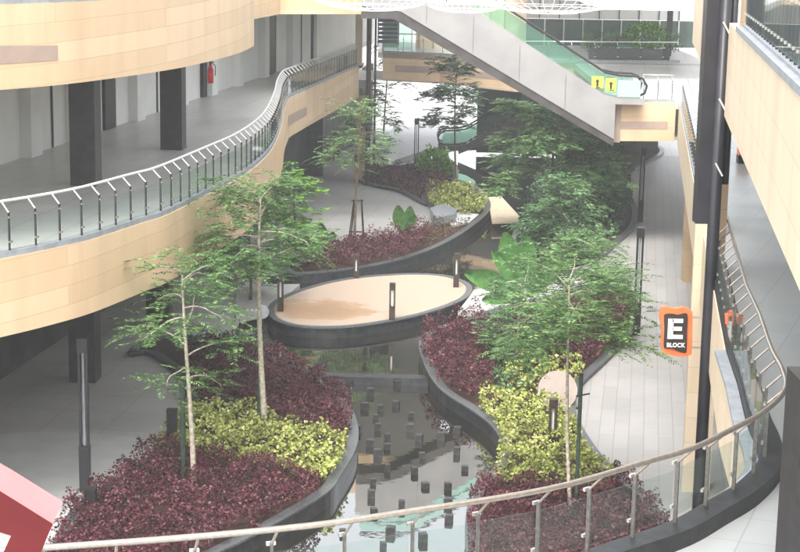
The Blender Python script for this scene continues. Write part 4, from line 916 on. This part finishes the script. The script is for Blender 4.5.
# broad leaves
def broad(px0, py0, px1, py1, Y, wd, e, bend=.15):
    a = PD(px0, py0, Y); c_ = PD(px1, py1, Y-.3); d = c_-a; ln = d.length; sd = d.cross(Vector((0, 1, 0))).normalized(); k = 9; vs = []; fs = []
    for i in range(k+1):
        t = i/k; p_ = a+d*t+Vector((0, 0, bend*math.sin(math.pi*t))); w_ = wd/2*math.sin(math.pi*min(1, t*.93+.04))**.75
        vs += [p_-sd*w_+Vector((0, -.08*w_, 0)), p_+Vector((0, .10, -.03)), p_+sd*w_+Vector((0, -.08*w_, 0))]
    for i in range(k): o_ = 3*i; fs += [(o_, o_+1, o_+4, o_+3), (o_+1, o_+2, o_+5, o_+4)]
    b = MB(); b.add(vs, fs); b.build('leaf', M['banana'], e, True)
def broad_plant(base, leaves, Y, label, h=.9):
    e = empty('broad_leaf_plant', base, label, 'plant', 'broad leaved plants near the pond')
    for l in leaves: broad(*l[:4], Y, l[4], e, l[5] if len(l) > 5 else .1)
    b = MB()
    for l in leaves: q_ = PD(l[0], l[1], Y); b.tube([base, ((base.x+q_.x)/2, Y, q_.z*.6), q_], .03, 6)
    b.build('stem', M['banana'], e)
p = P(520, 320, .1)
broad_plant(p, [(515, 293, 465, 273, .7, .08), (518, 292, 505, 232, .85, .0), (523, 287, 528, 236, .75, 0), (520, 290, 492, 250, .5, .05), (512, 300, 482, 300, .5, .1), (528, 292, 560, 262, .8, .1)], p.y, 'large broad leaved plant reaching over the water by the platform')
p = P(405, 240, .15)
broad_plant(p, [(400, 230, 398, 205, .55, 0), (409, 230, 410, 206, .5, 0), (404, 233, 416, 215, .4, 0)], p.y, 'upright broad leaved plant at the back of the purple row')
p = P(324, 250, .15)
broad_plant(p, [(325, 245, 320, 222, .45, 0), (326, 245, 334, 232, .35, 0)], p.y, 'small broad leaved plant near the timber stand')

# ------------------------------------------------------------------ person
def person(px, py, label):
    p = P(px, py); e = empty('person', p, label, 'person'); s = 1.0
    V = []; E = []; RD = []
    def ch(pts_, start=None):
        prev = start
        for x, y, z, r in pts_:
            V.append((x, y, z)); RD.append(r); i = len(V)-1
            if prev is not None: E.append((prev, i))
            prev = i
        return prev
    pel = ch([(0, 0, .95, .15)]); che = ch([(0, 0, 1.12, .13), (0, .01, 1.32, .16), (0, .01, 1.44, .11)], pel); neck = ch([(0, 0, 1.50, .055), (0, -.01, 1.56, .07), (0, -.015, 1.64, .095), (0, -.01, 1.71, .06)], che)
    for sx in (-1, 1):
        ch([(sx*.1, 0, .9, .1), (sx*.11, 0, .70, .085), (sx*.115, -.02, .48, .06), (sx*.12, .01, .28, .055), (sx*.12, .03, .09, .04), (sx*.13, -.06, .04, .04), (sx*.135, -.16, .03, .03)], pel)
        hnd = ch([(sx*.19, .01, 1.41, .065), (sx*.24, .01, 1.28, .05), (sx*.27, .02, 1.12, .04), (sx*.25, -.08, .95, .033), (sx*.24, -.12, .87, .028), (sx*.24, -.14, .82, .03)], che)
        for k, (dx, ln) in enumerate(((-.026, .075), (-.009, .088), (.009, .082), (.026, .064))): ch([(sx*.24+dx, -.15, .79, .009), (sx*.24+dx, -.165, .79-ln*.5, .008), (sx*.24+dx, -.16, .79-ln, .007)], hnd)
        ch([(sx*.215, -.165, .83, .01), (sx*.20, -.185, .80, .009)], hnd)
    me = bpy.data.meshes.new('body'); me.from_pydata([(p.x+x, p.y+y, z) for x, y, z in V], E, []); o = bpy.data.objects.new('body', me); col.objects.link(o)
    o.modifiers.new('skin', 'SKIN'); sl = me.skin_vertices[0].data
    for i, r in enumerate(RD): sl[i].radius = (r, r*.8 if r > .12 else r)
    sl[0].use_root = True; sb = o.modifiers.new('sub', 'SUBSURF'); sb.levels = 1; sb.render_levels = 1
    bpy.context.view_layer.update(); nm = bpy.data.meshes.new_from_object(o.evaluated_get(bpy.context.evaluated_depsgraph_get())); bpy.data.objects.remove(o); nm.name = 'body'
    nm.materials.clear()
    for k in ('skin', 'shirt', 'pants', 'rubber'): nm.materials.append(M[k])
    for f in nm.polygons:
        c = f.center; x = abs(c.x-p.x); f.material_index = 3 if c.z < .1 else (2 if c.z < .98 and x < .2 else (1 if c.z < 1.5 and not (x > .2 and c.z < 1.15) else 0)); f.use_smooth = True
    o = bpy.data.objects.new('body', nm); col.objects.link(o); o.parent = e; o.matrix_parent_inverse = Matrix.Translation(-p)
    b = MB(); n_ = 10
    for i in range(5):
        pass
    vs = []; fs = []
    for i in range(6):
        t = i/5*math.pi*.5
        for j in range(12): a = j/12*2*math.pi; vs.append((p.x+.1*math.sin(t)*math.cos(a), p.y+.02+.11*math.sin(t)*math.sin(a), 1.655+.115*math.cos(t)))
    for i in range(5):
        for j in range(12): fs.append((i*12+j, i*12+(j+1) % 12, (i+1)*12+(j+1) % 12, (i+1)*12+j))
    b.add(vs, fs); b.build('hair', M['hair'], e, True)
person(336, 162, 'person in dark trousers and grey green top standing under the left gallery')
